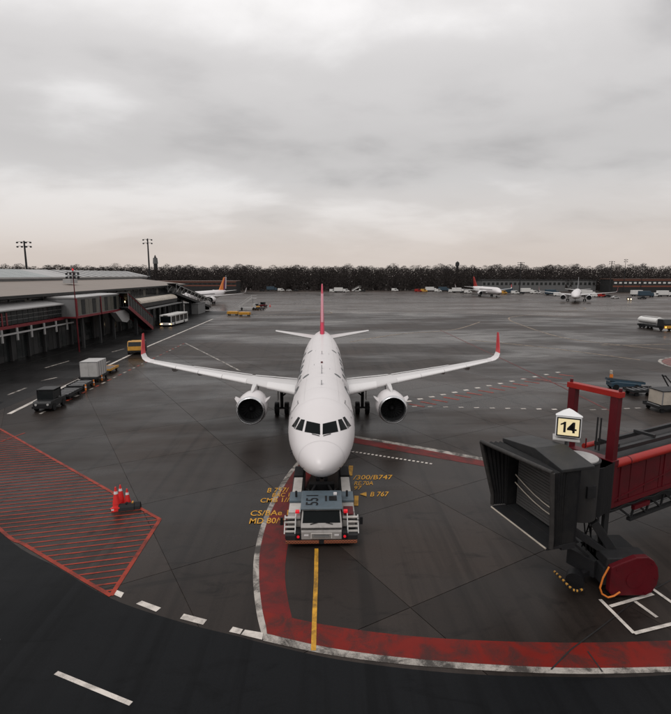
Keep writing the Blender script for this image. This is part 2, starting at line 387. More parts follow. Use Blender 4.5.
while k < max(ds):
    q = clip(clip(hpoly, hn, k+.10, 1), hn, k, -1)
    if len(q) > 2 and max((a-b).length for a in q for b in q) > .5: paint('hatch_stripe', q, 'p_red2', .009)
    k += .50
strip('hatch_border', [hpoly[0], hp[0], hp[1]], .19, 'p_red2', .013); strip('hatch_border', [hp[1], hp[2]], .2, 'p_red2', .013)
strip('hatch_border', smooth_path([G(111, 596), G(85, 581), G(60, 566), G(25, 545), G(0, 529.5), (-26, 8.5)]), .18, 'p_red2', .013)
strip('red_guide_line', [G(0, 442), G(25, 433)], .15, 'p_red2', .013)
# left side: white edge line, red-white dashed line, road dashes
strip('white_edge_line', [G(9, 414), G(60, 388.5), G(150, 345.5), G(213, 319)], .42, 'p_white', .011)
for i in range(30):
    a = G(40, 414).lerp(G(185, 343), i/30); b = G(40, 414).lerp(G(185, 343), (i+.55)/30)
    strip('red_dash' if i % 2 else 'white_dash', [a, b], .28, 'p_red2' if i % 2 else 'p_whiteworn', .011)
strip('faint_guide_line', [G(185, 343), G(215, 358), G(240, 371)], .3, 'p_whiteworn', .011)
for a, b in (((45, 368), (69, 361)), ((89, 362), (103, 359)), ((41, 381), (57, 377.5)), ((8, 395), (26, 388)), ((112, 352), (124, 349)), ((110, 361), (100, 366))):
    strip('road_dash', [G(*a), G(*b)], .3, 'p_whiteworn', .010, srv)
# stand text
def ground_text(s, bl, br, hpx, m='p_text', slant=.25):
    vs, fs, _ = text_shape(s); a, b = G(*bl), G(*br); tl = G(bl[0], bl[1]-hpx); up = tl-a; up.x += slant*up.length*.5
    mb = MB(); mb.add([((a+(b-a)*u+up*v).x, (a+(b-a)*u+up*v).y, .024) for u, v in vs], fs); return mb.build('stand_lettering', m, apron)
for s, bl, br, h in (('B 757/', (267, 493), (288, 492.5), 4.6), ('BAC 1', (272, 497.3), (289, 497), 3.9), ('CMB 1//', (260, 503), (289, 502.3), 4.4), ('CS/BAe 1', (250, 516.3), (288, 515.5), 5.2), ('MD 80/90', (249, 524.3), (288, 523.5), 5.6),
                     ('/300/B747', (353, 480), (392, 479.6), 4.4), ('RE.70A', (354, 485.6), (373, 485.4), 3.9), ('97', (353.5, 490), (361, 489.8), 3.6), ('B 767', (370, 496.9), (388, 496.6), 4.6)):
    ground_text(s, bl, br, h)
paint('yellow_arrow', [G(359.5, 494.6), G(366.5, 492.2), G(366.5, 496.8)], 'p_yellow', .024)
# jet bridge parking box
for a, b in (((600, 600), (634, 634)), ((634, 634), (690, 620)), ((610, 607), (653, 594.5)), ((635, 602), (657, 618)), ((649, 587), (690, 616))):
    strip('parking_box_line', [G(*a), G(*b)], .15, 'p_white', .026)
# tar-filled cracks
M['tar'] = mat('tar', (.008, .008, .008), .5, 0, .2)
for path in ([(671, 580), (640, 596), (600, 628), (572, 650), (552, 670)], [(588, 651), (603, 673)]):
    strip('tar_seam', [G(*p)+Vector((random.uniform(-.04, .04), random.uniform(-.04, .04), 0)) for p in path], .05, 'tar', .019)

# ------------------------------------------------------------------ airliner
FT = [(0, 3.05, 3.05, 3.05, .03), (.06, 3.27, 2.84, 3.05, .24), (.25, 3.52, 2.62, 3.06, .52), (.6, 3.78, 2.42, 3.10, .82), (1.1, 4.07, 2.22, 3.18, 1.13), (1.7, 4.40, 2.06, 3.28, 1.40), (2.3, 4.80, 1.95, 3.40, 1.61),
      (3.0, 5.20, 1.87, 3.52, 1.79), (3.8, 5.50, 1.81, 3.62, 1.93), (5.0, 5.72, 1.77, 3.70, 2.03), (6.5, 5.83, 1.75, 3.76, 2.08), (8, 5.87, 1.75, 3.80, 2.09), (30, 5.87, 1.75, 3.80, 2.09), (33, 5.87, 2.0, 3.85, 2.03), (36, 5.86, 2.55, 4.1, 1.82),
      (39, 5.80, 3.25, 4.45, 1.46), (42, 5.65, 4.0, 4.85, .92), (44, 5.35, 4.6, 4.98, .42), (44.5, 5.2, 4.78, 4.98, .2)]
def fsec(y):
    for i in range(len(FT)-1):
        if FT[i][0] <= y <= FT[i+1][0]: break
    a, b = FT[i], FT[i+1]; p0 = FT[max(i-1, 0)]; p3 = FT[min(i+2, len(FT)-1)]; h = b[0]-a[0]; t = (y-a[0])/h; out = []
    for k in range(1, 5):
        m1 = (b[k]-p0[k])/(b[0]-p0[0]) if i > 0 else (b[k]-a[k])/h*1.6
        m2 = (p3[k]-a[k])/(p3[0]-a[0])
        sec_ = (b[k]-a[k])/h
        if sec_ == 0: m1 = m2 = 0
        out.append((2*t**3-3*t*t+1)*a[k]+(t**3-2*t*t+t)*h*m1+(-2*t**3+3*t*t)*b[k]+(t**3-t*t)*h*m2)
    return out
def fpt(y, th, off=0):   # th=0 top, pi/2 right
    zt, zb, zc, rx = fsec(y); rz = (zt-zc) if math.cos(th) > 0 else (zc-zb)
    p = Vector(((rx+off)*math.sin(th), y, zc+(rz+off)*math.cos(th))); return p
def fside(y, z, side, off):   # point on the side at height z
    zt, zb, zc, rx = fsec(y); rz = (zt-zc) if z > zc else (zc-zb); c = max(-1, min(1, (z-zc)/rz)); return fpt(y, side*math.acos(c), off)
def airfoil(n=9):
    xs = [0, .01, .035, .09, .18, .32, .5, .72, 1.0]
    up = [(x, 5*(.2969*math.sqrt(x)-.126*x-.3516*x*x+.2843*x**3-.1036*x**4)) for x in xs]
    return up
AF = airfoil()
def wsec(x, le, ch, z, th, inc=0.0, vert=False, tx=0):
    up = [(le+ch*u, z+ch*th*v*1.15-inc*ch*u) for u, v in AF]; lo = [(le+ch*u, z-ch*th*v*.85-inc*ch*u) for u, v in AF[-2:0:-1]]
    return [(x, a, b) for a, b in up+lo]
WS = [(1.2, 15.5, 6.9, 3.15, .15), (2.0, 15.95, 6.3, 3.25, .145), (4.2, 17.1, 4.95, 3.47, .13), (6.4, 18.2, 3.85, 3.70, .12), (9.5, 19.85, 3.2, 3.95, .115), (13, 21.7, 2.4, 4.26, .11), (15.6, 23.1, 1.85, 4.52, .105), (16.7, 23.7, 1.6, 4.63, .10)]
def wint(x):
    for a, b in zip(WS, WS[1:]):
        if a[0] <= x <= b[0]: t = (x-a[0])/(b[0]-a[0]); return tuple(p+(q-p)*t for p, q in zip(a, b))
    return WS[-1]
def make_airliner(name, label, loc, rz=0, detail=True, fin_mat='crimson', let='letter', group=None):
    root = thing(name, label, 'airplane', loc, rz, group)
    ys = sorted(set([0, .02, .06, .12, .2, .3, .45, .6, .8, 1.1, 1.4, 1.7, 2, 2.3, 2.65, 3, 3.4, 3.8, 4.4, 5, 5.7, 6.5, 8]+[8+2*i for i in range(1, 12)]+[31, 32, 33, 34, 35, 36, 37, 38, 39, 40, 41, 42, 43, 44, 44.5]))
    n = 56 if detail else 24
    if not detail: ys = ys[::3]+[44.5]
    mb = MB(); mb.loft([[fpt(y, 2*math.pi*i/n) for i in range(n)] for y in ys])
    fus = mb.build('fuselage', 'white', root, True, ang=60)
    bf = MB(); bf.loft([[(2.12*w_*math.sin(t), y, 2.55+(1.0*w_)*math.cos(t)*(1.15 if math.cos(t) < 0 else .7)) for t in [2*math.pi*i/20 for i in range(20)]] for y, w_ in ((13.6, .25), (14.5, .7), (16, .96), (19, 1), (23, 1), (25.5, .8), (27, .3))])
    bf.build('belly_fairing', 'wing', root, True)
    for s in (-1, 1):
        wb = MB(); wb.loft([[(s*p[0], p[1], p[2]) for p in wsec(*q, .01)] for q in WS]); wing = wb.build('wing', 'wing', root, True, ang=50)
        # sharklet: blended tip, red inboard face
        tp = [(16.7, 23.7, 1.6, 4.63, 0), (17.15, 23.95, 1.5, 4.71, .25), (17.5, 24.2, 1.4, 4.91, .6), (17.72, 24.5, 1.28, 5.26, .95), (17.83, 24.95, 1.1, 5.85, 1.3), (17.92, 25.45, .85, 6.6, 1.38), (17.98, 25.85, .55, 7.2, 1.4)]
        rg = []
        for x, le, ch, z, a in tp:
            rg.append([(s*(x-math.sin(a)*v*ch*.075*sg), le+ch*u, z+math.cos(a)*v*ch*.075*sg) for u, v, sg in [(u, v, 1) for u, v in AF]+[(u, v, -1) for u, v in AF[-2:0:-1]]])
        sm = MB(); sm.loft(rg); so = sm.build('sharklet', ['white', 'winred'], wing, True, ang=60)
        for p in so.data.polygons:
            if p.center.z > 5.15 and (p.normal.x*s < .25) : p.material_index = 1
        if detail:
            # slats
            for x0, x1 in ((2.25, 4.7), (6.6, 8.9), (8.98, 11.3), (11.38, 13.7), (13.78, 16.2)):
                rr = []
                for x in (x0, (x0+x1)/2, x1):
                    q = wint(x); f = wsec(*q, .01); up = f[:5]; lo = f[-3:]
                    rr.append([(s*p[0], p[1]-.05, p[2]+.025) for p in up[::-1]]+[(s*p[0], p[1]-.05, p[2]-.02) for p in lo[::-1]])
                MB().loft(rr).build('slat', 'slat', wing, True, ang=50)
            for x in (4.6, 8.2, 11.6, 14.2):
                q = wint(x); te = q[1]+q[2]; zz = q[3]-.22
                MB().loft([[(s*x+r*.16*math.sin(t), y, z+r*.24*math.cos(t)) for t in [2*math.pi*i/10 for i in range(10)]] for y, r, z in ((te-2.0, .1, zz), (te-1.5, .8, zz-.1), (te-.6, 1, zz-.22), (te+.3, .7, zz-.28), (te+.9, .1, zz-.26))]).build('flap_fairing', 'wing', wing, True)
            for x0, x1, c0 in ((2.3, 6.2, .78), (6.5, 12.4, .76)):
                a, b = wint(x0), wint(x1)
                MB().sheet([(s*x0, a[1]+a[2]*c0, a[3]+a[2]*.032+.03), (s*x1, b[1]+b[2]*c0, b[3]+b[2]*.027+.03), (s*x1, b[1]+b[2]*.99, b[3]+.03), (s*x0, a[1]+a[2]*.99, a[3]+.03)]).build('flap', 'slat', wing)
        # engine
        ex, ez, ey = s*5.75, 2.2, 14.6
        eng = MB().revolve([(.02, 1.02), (-.03, 1.06), (0, 1.10), (.25, 1.19), (.8, 1.27), (1.6, 1.27), (2.5, 1.18), (3.3, 1.02), (3.3, .9)], (ex, ey, ez)).build('engine', 'white', root, True, ang=70)
        MB().revolve([(.30, .985), (.02, 1.015), (-.035, 1.06), (-.01, 1.11), (.16, 1.172), (.22, 1.183)], (ex, ey, ez-.001)).build('inlet_lip', 'lip', eng, True, ang=70)
        MB().revolve([(.28, .98), (1.1, .92), (1.1, .0)], (ex, ey, ez)).build('inlet_duct', 'dark', eng, True)
        if detail:
            fb = MB()
            for k in range(22):
                a = 2*math.pi*k/22; da = .12
                fb.add([(ex+math.cos(a)*.26, ey+.85, ez+math.sin(a)*.26), (ex+math.cos(a+da)*.26, ey+.98, ez+math.sin(a+da)*.26), (ex+math.cos(a+.32)*.9, ey+1.02, ez+math.sin(a+.32)*.9), (ex+math.cos(a+.1)*.9, ey+.8, ez+math.sin(a+.1)*.9)], [(0, 1, 2, 3)])
            fb.build('fan', 'dark', eng)
            MB().revolve([(.45, .01), (.55, .1), (.75, .22), (.95, .29), (1.05, .3)], (ex, ey, ez)).build('spinner', 'black', eng, True)
            for sg in (-1, 1):
                MB().add([(ex+sg*1.12, ey+.75, ez+.56), (ex+sg*1.08, ey+1.9, ez+.60), (ex+sg*1.43, ey+1.75, ez+.80), (ex+sg*1.40, ey+1.15, ez+.78), (ex+sg*1.16, ey+.75, ez+.52), (ex+sg*1.13, ey+1.9, ez+.55), (ex+sg*1.45, ey+1.75, ez+.77), (ex+sg*1.42, ey+1.15, ez+.75)], [(0, 1, 2, 3), (7, 6, 5, 4), (0, 3, 7, 4), (3, 2, 6, 7), (2, 1, 5, 6), (1, 0, 4, 5)]).build('nacelle_strake', 'white', eng)
        MB().revolve([(3.1, .72), (4.2, .6), (5.0, .42), (5.0, .3), (5.6, .05)], (ex, ey, ez)).build('exhaust_nozzle', 'grey', eng, True)
        py = MB(); py.loft([[(ex-wd, y, z0), (ex-wd*.8, y, z1), (ex, y, z1+.03), (ex+wd*.8, y, z1), (ex+wd, y, z0)] for y, wd, z0, z1 in ((15.5, .05, 3.38, 3.45), (16.3, .17, 3.1, 3.62), (17.6, .22, 3.0, 3.78), (18.6, .2, 3.1, 3.62), (20.2, .1, 3.2, 3.5))])
        py.build('pylon', 'wing', root, True)
        # tailplane
        tl = MB(); tl.loft([[(s*p[0], p[1], p[2]) for p in wsec(*q)] for q in ((.6, 38.3, 4.3, 4.98, .11), (1.3, 38.8, 3.9, 5.04, .11), (6.1, 42.0, 1.5, 5.58, .10), (6.22, 42.2, 1.25, 5.6, .08))])
        tl.build('tailplane', 'wing', root, True, ang=50)
        # main gear
        g = MB(); gx = s*3.8
        g.cyl((gx, 21.6, 3.2), (gx, 21.6, .6), .15).cyl((gx, 21.6, 1.7), (s*2.2, 21.6, 3.0), .08).cyl((gx-.72, 21.6, .58), (gx+.72, 21.6, .58), .09).bar((gx, 21.75, 2.2), (gx, 22.7, 3.0), .1, .1)
        gear = g.build('main_gear', 'dark', root, True)
        MB().box((gx+s*.32, 21.5, 2.2), (.05, 1.0, 1.6)).build('gear_door', 'wing', gear)
        for dx in (-.46, .46):
            wv = MB().cyl((gx+dx-.2, 21.6, .585), (gx+dx+.2, 21.6, .585), .585, n=24).build('wheel', 'black', gear, True, bevel=.06)
            if detail: MB().cyl((gx+dx-.215, 21.6, .585), (gx+dx+.215, 21.6, .585), .28, n=18).build('hub', 'grey', gear, True)
    # fin
    fz = MB(); fr = []
    for z, le, ch, th in ((5.35, 35.2, 7.4, .085), (6.0, 36.2, 6.3, .09), (8.0, 38.3, 4.8, .095), (10.2, 40.5, 3.4, .095), (11.6, 41.8, 2.4, .09), (11.82, 42.15, 1.9, .06)):
        fr.append([(sg*v*ch*th, le+ch*u, z) for u, v, sg in [(u, v, 1) for u, v in AF]+[(u, v, -1) for u, v in AF[-2:0:-1]]])
    fz.loft(fr); fin = fz.build('fin', fin_mat, root, True, ang=50)
    if detail:
        for z0, z1, m_ in ((7.2, 8.0, 'pink'), (8.0, 10.6, 'pink')):
            def le(z): return 38.3+(z-8.0)*1.0 if z > 8 else 36.2+(z-6)*1.05
            rr = []
            for z in (z0, z1):
                rr.append([(.075, le(z)-.02, z), (.0, le(z)-.045, z), (-.075, le(z)-.02, z), (-.17, le(z)+.28, z), (.17, le(z)+.28, z)])
            MB().loft(rr).build('fin_edge_stripe', m_, fin, True)
        for y in (7.6, 11.4, 13.2, 20.5):
            MB().prism([(y, 5.82), (y+.42, 5.82), (y+.40, 6.12), (y+.22, 6.14)], 'x', -.03, .03).build('antenna', 'grey', root)
        MB().cyl((0, 16.0, 5.85), (0, 16.0, 5.98), .09).build('beacon', 'redpaint', root, True)
    # nose gear
    g = MB().cyl((0, 5.2, 2.2), (0, 5.2, .4), .1); ng = g.build('nose_gear', 'dark', root, True)
    for dx in (-.25, .25): MB().cyl((dx-.11, 5.2, .385), (dx+.11, 5.2, .385), .385, n=20).build('wheel', 'black', ng, True, bevel=.04)
    # windows along the cabin
    for s in (-1, 1):
        if detail:
            src = None
            for i in range(62):
                y = 7.6+i*.533
                if 12.0 < y < 12.9 or 29.2 < y: continue
                if src is None:
                    vs = [fside(9+a, 4.32+b, s, .006) for b in (-.17, -.06, .06, .17) for a in ((-.09, .09) if abs(b) > .1 else (-.115, .115))]
                    src = MB().add([v-Vector((0, 9, 0)) for v in vs], [(0, 1, 3, 2), (2, 3, 5, 4), (4, 5, 7, 6)]).mesh('cabin_window', 'glass')
                o = bpy.data.objects.new('cabin_window', src); C.objects.link(o); o.parent = root; o.location = (0, y, 0)
            # doors: panel and dark outline
            for y0, y1 in ((5.35, 6.2), (12.05, 12.75), (28.9, 29.6)):
                def wrap(a0, a1, b0, b1, off):
                    m_ = MB(); ny, nz = 2, 8; m_.add([fside(a0+(a1-a0)*i/ny, b0+(b1-b0)*j/nz, s, off) for j in range(nz+1) for i in range(ny+1)], [(j*(ny+1)+i, j*(ny+1)+i+1, (j+1)*(ny+1)+i+1, (j+1)*(ny+1)+i) for j in range(nz) for i in range(ny)]); return m_
                d = wrap(y0, y1, 3.35, 5.2, .006).build('door_seal', 'grey', root, True)
                wrap(y0+.045, y1-.045, 3.395, 5.155, .012).build('door', 'white', d, True)
                wrap((y0+y1)/2-.1, (y0+y1)/2+.1, 4.35, 4.65, .018).build('door_window', 'glass', d, True)
            # large lettering along the side
            vs, fs, asp = text_shape('airberlin'); y0, y1, zb, zt = 9.5, 27.5, 3.7, 5.78
            pts = []
            for u, v in vs:
                yy = (y1-(y1-y0)*u) if s > 0 else (y0+(y1-y0)*u); pts.append(fside(yy, zb+(zt-zb)*v, s, .016))
            MB().add(pts, fs).build('side_lettering', let, root)
            for y, z, a, b in ((2.9, 4.35, .16, .1), (4.35, 4.5, .12, .12), (1.5, 2.75, .1, .05), (1.75, 2.55, .1, .05)):
                MB().add([fside(y+i*a, z+j*b, s, .012) for i, j in ((0, 0), (1, 0), (1, 1), (0, 1))], [(0, 1, 2, 3)]).build('probe_plate', 'grey', root)
        else:
            MB().add([fside(7+i*5, 4.2+j*.3, s, .03) for j in (0, 1) for i in range(5)], [(i, i+1, 6+i, 5+i) for i in range(4)]).build('window_line', 'dark', root)
    if detail:
        M['seam'] = mat('panel_seam_grey', (.52, .50, .50), .5, 0, .1)
        for y, wd in ((1.28, .022), (4.75, .014), (7.0, .016), (10.4, .016), (14.2, .016), (18.2, .016), (22.4, .016), (26.8, .016), (31.0, .016), (35.4, .016), (39.4, .016)):
            MB().loft([[fpt(y+d, 2*math.pi*i/56, .005) for i in range(56)] for d in (0, wd)], cap=False).build('panel_seam', 'seam', root, True)
        for sg in (-1, 1):
            for th in (.55, 1.0):
                MB().loft([[fpt(y, sg*th, .005), fpt(y, sg*th+.007, .005)] for y in [5+.8*i for i in range(38)]], cap=False, closed=False).build('panel_seam', 'seam', root, True)
            for y, th in ((2.6, 1.75), (3.0, 1.95), (1.0, 2.0)):
                q = fpt(y, sg*th, .0); nr = Vector((q.x, 0, q.z-3.4)).normalized(); MB().bar(q, q+nr*.12+Vector((0, -.12, 0)), .03, .03).build('pitot_probe', 'dark', root)
        bm = bmesh.new(); bm.from_mesh(fus.data); bvh = BVHTree.FromBMesh(bm)
        panes = [((307.4, 421.0), (320.7, 423.9), (320.9, 434.8), (305.2, 432.0)), ((301.9, 419.2), (305.6, 420.0), (303.0, 431.2), (296.2, 429.3)), ((298.9, 416.9), (300.9, 417.9), (295.9, 428.3), (292.5, 426.2))]
        for q in panes:
            grid = []; N = 8; ok = True
            for j in range(N+1):
                for i in range(N+1):
                    u, v = i/N, j/N
                    tp = Vector(q[0]).lerp(Vector(q[1]), u); bt = Vector(q[3]).lerp(Vector(q[2]), u); p = tp.lerp(bt, v)
                    # round the corners a little
                    h, nrm, _, _ = bvh.ray_cast(CAM-Vector(loc), ray(p.x-.65, p.y).normalized())
                    if h is None: ok = False; break
                    if nrm.dot(CAM-Vector(loc)-h) < 0: nrm = -nrm
                    grid.append(h+nrm*.012)
                if not ok: break
            if not ok: print('pane miss', q); continue
            fs = [(j*(N+1)+i, j*(N+1)+i+1, (j+1)*(N+1)+i+1, (j+1)*(N+1)+i) for j in range(N) for i in range(N)]
            for s in (1, -1): MB().add([(p.x*s, p.y, p.z) for p in grid], fs).build('cockpit_window', 'dglass', root, True)
        bm.free()
        # wipers
        for s in (-1, 1):
            h = [bvh.ray_cast(CAM-Vector(loc), ray(*p).normalized())[0] for p in ((319.5, 436), (312, 434))]
            if all(h): MB().bar((h[0].x*s if s > 0 else -h[0].x, h[0].y-.03, h[0].z+.02), (h[1].x*s, h[1].y-.03, h[1].z+.02), .03, .03).build('wiper', 'black', root)
    return root
make_airliner('airliner', 'large white airliner with red sharklets facing the tow tractor', (0, 0, 0))

# ------------------------------------------------------------------ tow tractor
def tow_tractor():
    t = thing('tow_tractor', 'low aircraft tow tractor with blue-grey cab roof under the airliner nose', 'tow tractor', (0, -2.3, 0))
    M['steel_blue'] = mat('blue_grey_paint', (.085, .115, .138), .45, 0, .12, 2, dirt=.45)
    M['t_white'] = mat('off_white_paint', (.50, .47, .44), .45, 0, .1, 2, dirt=.35)
    M['t_grey'] = mat('warm_grey_paint', (.30, .28, .265), .45, 0, .12, 2, dirt=.55)
    def haz():
        m, tr, b = new_mat('hazard_stripes'); g = nd(tr, 'ShaderNodeTexCoord'); wv = nd(tr, 'ShaderNodeTexChecker'); tr.links.new(g.outputs['Object'], wv.inputs['Vector'])
        wv.inputs['Scale'].default_value = 14; wv.inputs[1].default_value = (.27, .085, .035, 1); wv.inputs[2].default_value = (.10, .03, .02, 1); tr.links.new(wv.outputs[0], b.inputs['Base Color']); return m
    M['hazard'] = haz()
    B = lambda: MB()
    ch = B().prism([(-1.55, .15), (1.55, .15), (1.75, .45), (1.75, .62), (-1.75, .62), (-1.75, .45)], 'y', .12, 3.1).build('chassis', 'dark', t, bevel=.03)
    for s in (-1, 1):
        arm = B().bb(s*1.02, s*1.68, 3.1, 8.0, .35, 1.05).build('side_arm', 'dark', t, bevel=.05)
        B().bb(s*1.12, s*1.62, 3.95, 6.0, 1.052, 1.12).build('arm_cover', 't_white', arm, bevel=.02)
        B().bb(s*1.1, s*1.66, 6.1, 7.5, 1.052, 1.2).build('arm_housing', 'black', arm, bevel=.04)
        # body side
        body = B().bb(s*1.03, s*1.68, .9, 3.9, .63, 1.16).build('side_body', 't_grey', t, bevel=.04)
        B().bb(s*1.05, s*1.66, 1.35, 2.35, 1.163, 1.22).build('deck_cover', 't_white' if s < 0 else 't_grey', body, bevel=.02)
        B().bb(s*1.03, s*1.70, 2.5, 3.6, 1.163, 1.30).build('deck_step', 'steel_blue', body, bevel=.03)
        if s > 0:
            B().bb(1.12, 1.6, 1.0, 1.85, 1.222, 1.27).build('red_panel', 'redpaint', body, bevel=.01)
        # ladder steps
        for k in range(4): B().bar((s*1.30, .45+k*.14, .66+k*.17), (s*1.78, .45+k*.14, .66+k*.17), .12, .05).build('step', 't_white', t)
        B().bar((s*1.28, .30, .60), (s*1.28, 1.0, 1.30), .05, .05).build('step_rail', 'lgrey', t); B().bar((s*1.80, .30, .60), (s*1.80, 1.0, 1.22), .05, .05).build('step_rail', 'lgrey', t)
        # mirror
        mr = B().bar((s*1.03, .9, 1.05), (s*1.95, .75, 1.05), .04, .04).build('mirror_arm', 'black', t)
        B().bb(s*1.88, s*2.03, .68, .78, .86, 1.24).build('mirror', 'black', mr, bevel=.02)
        # lights
        B().cyl((s*1.12, .05, .58), (s*1.12, .09, .58), .065).build('lamp', 'redlamp', t, True)
        B().bb(s*1.0, s*1.26, .08, .6, .42, .76).build('lamp_housing', 'black', t, bevel=.03)
        B().bb(s*1.10, s*1.30, 1.02, 1.22, 1.3, 1.42).build('beacon', 'redlamp', t, bevel=.02)
        for y in (1.3, 6.7): B().cyl((s*1.25, y, .48), (s*1.72, y, .48), .47, n=24).build('wheel', 'black', t, True, bevel=.05)
        B().bb(s*.12, s*1.72, .02, .115, .24, .38).build('bumper', 'hazard', t, bevel=.015)
    # cab
    cab = MB(); cab.loft([[(-x, y0, z) , (x, y0, z), (x*.98, y1, z), (-x*.98, y1, z)] for x, y0, y1, z in ((.98, .34, 2.9, .5), (1.0, .26, 2.9, .95), (1.0, .42, 2.85, 1.08), (.95, .9, 2.8, 1.58), (.93, .98, 2.75, 1.62))])
    cb = cab.build('cab', 't_grey', t, bevel=.03)
    ws = MB(); ws.add([(-.92, .425, 1.10), (.92, .425, 1.10), (.88, .83, 1.54), (-.88, .83, 1.54)], [(0, 1, 2, 3)]); ws.add([(-.92, .46, 1.09), (.92, .46, 1.09), (.88, .86, 1.53), (-.88, .86, 1.53)], [(3, 2, 1, 0)]); ws.build('windscreen', 'dglass', cb)
    rf = MB().prism([(.72, 1.632), (2.78, 1.66), (2.78, 1.72), (.74, 1.705)], 'x', -1.03, 1.03).build('cab_roof', 'steel_blue', t, bevel=.03)
    MB().bb(.38, .78, 1.55, 2.05, 1.722, 1.74).build('roof_hatch', 'black', rf); MB().bb(.18, .28, 1.5, 2.1, 1.722, 1.735).build('roof_vent', 'dark', rf)
    MB().bb(.62, .80, 2.15, 2.3, 1.722, 1.84).build('roof_lamp', 'white', rf, bevel=.02)
    vs, fs, _ = text_shape('551'); MB().add([(-.78+.62*(1-v), 1.05+1.15*u, 1.730) for u, v in vs], fs).build('fleet_number', 'black', rf)
    # front panel details
    MB().bb(-.97, .97, .245, .30, .86, .90).build('panel_seam', 'black', cb); MB().bb(-.98, .98, .10, .32, .41, .82).build('front_valance', 't_grey', cb, bevel=.04); MB().bb(-.52, .52, .06, .10, .47, .75).build('grille_panel', 't_white', cb, bevel=.02)
    MB().bb(-.36, .36, .046, .056, .58, .66).build('number_plate', 'grey', cb)
    for s in (-1, 1): MB().bar((s*.55, .36, 1.06), (s*.2, .40, 1.13), .03, .03).build('wiper', 'black', cb)
    for k in range(6): MB().bb(-.46, .46, .053, .06, .50+k*.04, .515+k*.04).build('grille_slot', 'black', cb)
    for s in (-1, 1):
        MB().bar((s*1.005, .9, 1.5), (s*1.005, .9, .7), .03, .05).build('door_pillar', 'black', cb); MB().add([(s*1.012, .62, 1.12), (s*1.012, 2.0, 1.12), (s*.985, 2.0, 1.5), (s*.985, .98, 1.5)], [(0, 1, 2, 3)]).build('side_window', 'glass', cb)
        MB().bb(s*1.02, s*1.05, 1.2, 1.4, .92, .96).build('door_handle', 'black', cb)
        for k in range(5): MB().bb(s*1.682, s*1.70, 1.7+k*.22, 1.82+k*.22, .72, 1.05).build('body_vent', 'dark', t)
        MB().cyl((s*1.35, 2.95, 1.30), (s*1.35, 2.95, 1.62), .06).build('exhaust_stub', 'dark', t, True)
        MB().bb(s*.62, s*.84, .085, .1, .60, .68).build('marker_plate', 'white', cb)
        hs = [(s*.9, 3.5, .95), (s*.7, 4.0, 1.1), (s*.75, 4.6, .95), (s*.95, 5.1, .8)]
        hb = MB()
        for i in range(3): hb.cyl(hs[i], hs[i+1], .035, n=8)
        hb.build('hydraulic_hose', 'black', t, True)
    # cradle between the arms
    MB().bb(-1.0, 1.0, 3.0, 3.6, .3, 1.0).bb(-.75, .75, 6.2, 6.6, .2, .6).bar((-.8, 3.6, .8), (-.4, 6.2, .5), .12, .12).bar((.8, 3.6, .8), (.4, 6.2, .5), .12, .12).build('nose_wheel_cradle', 'dark', t, bevel=.02)
    MB().bb(-1.0, 1.0, 2.92, 3.5, 1.002, 1.35).build('engine_cover', 'steel_blue', t, bevel=.04)
tow_tractor()

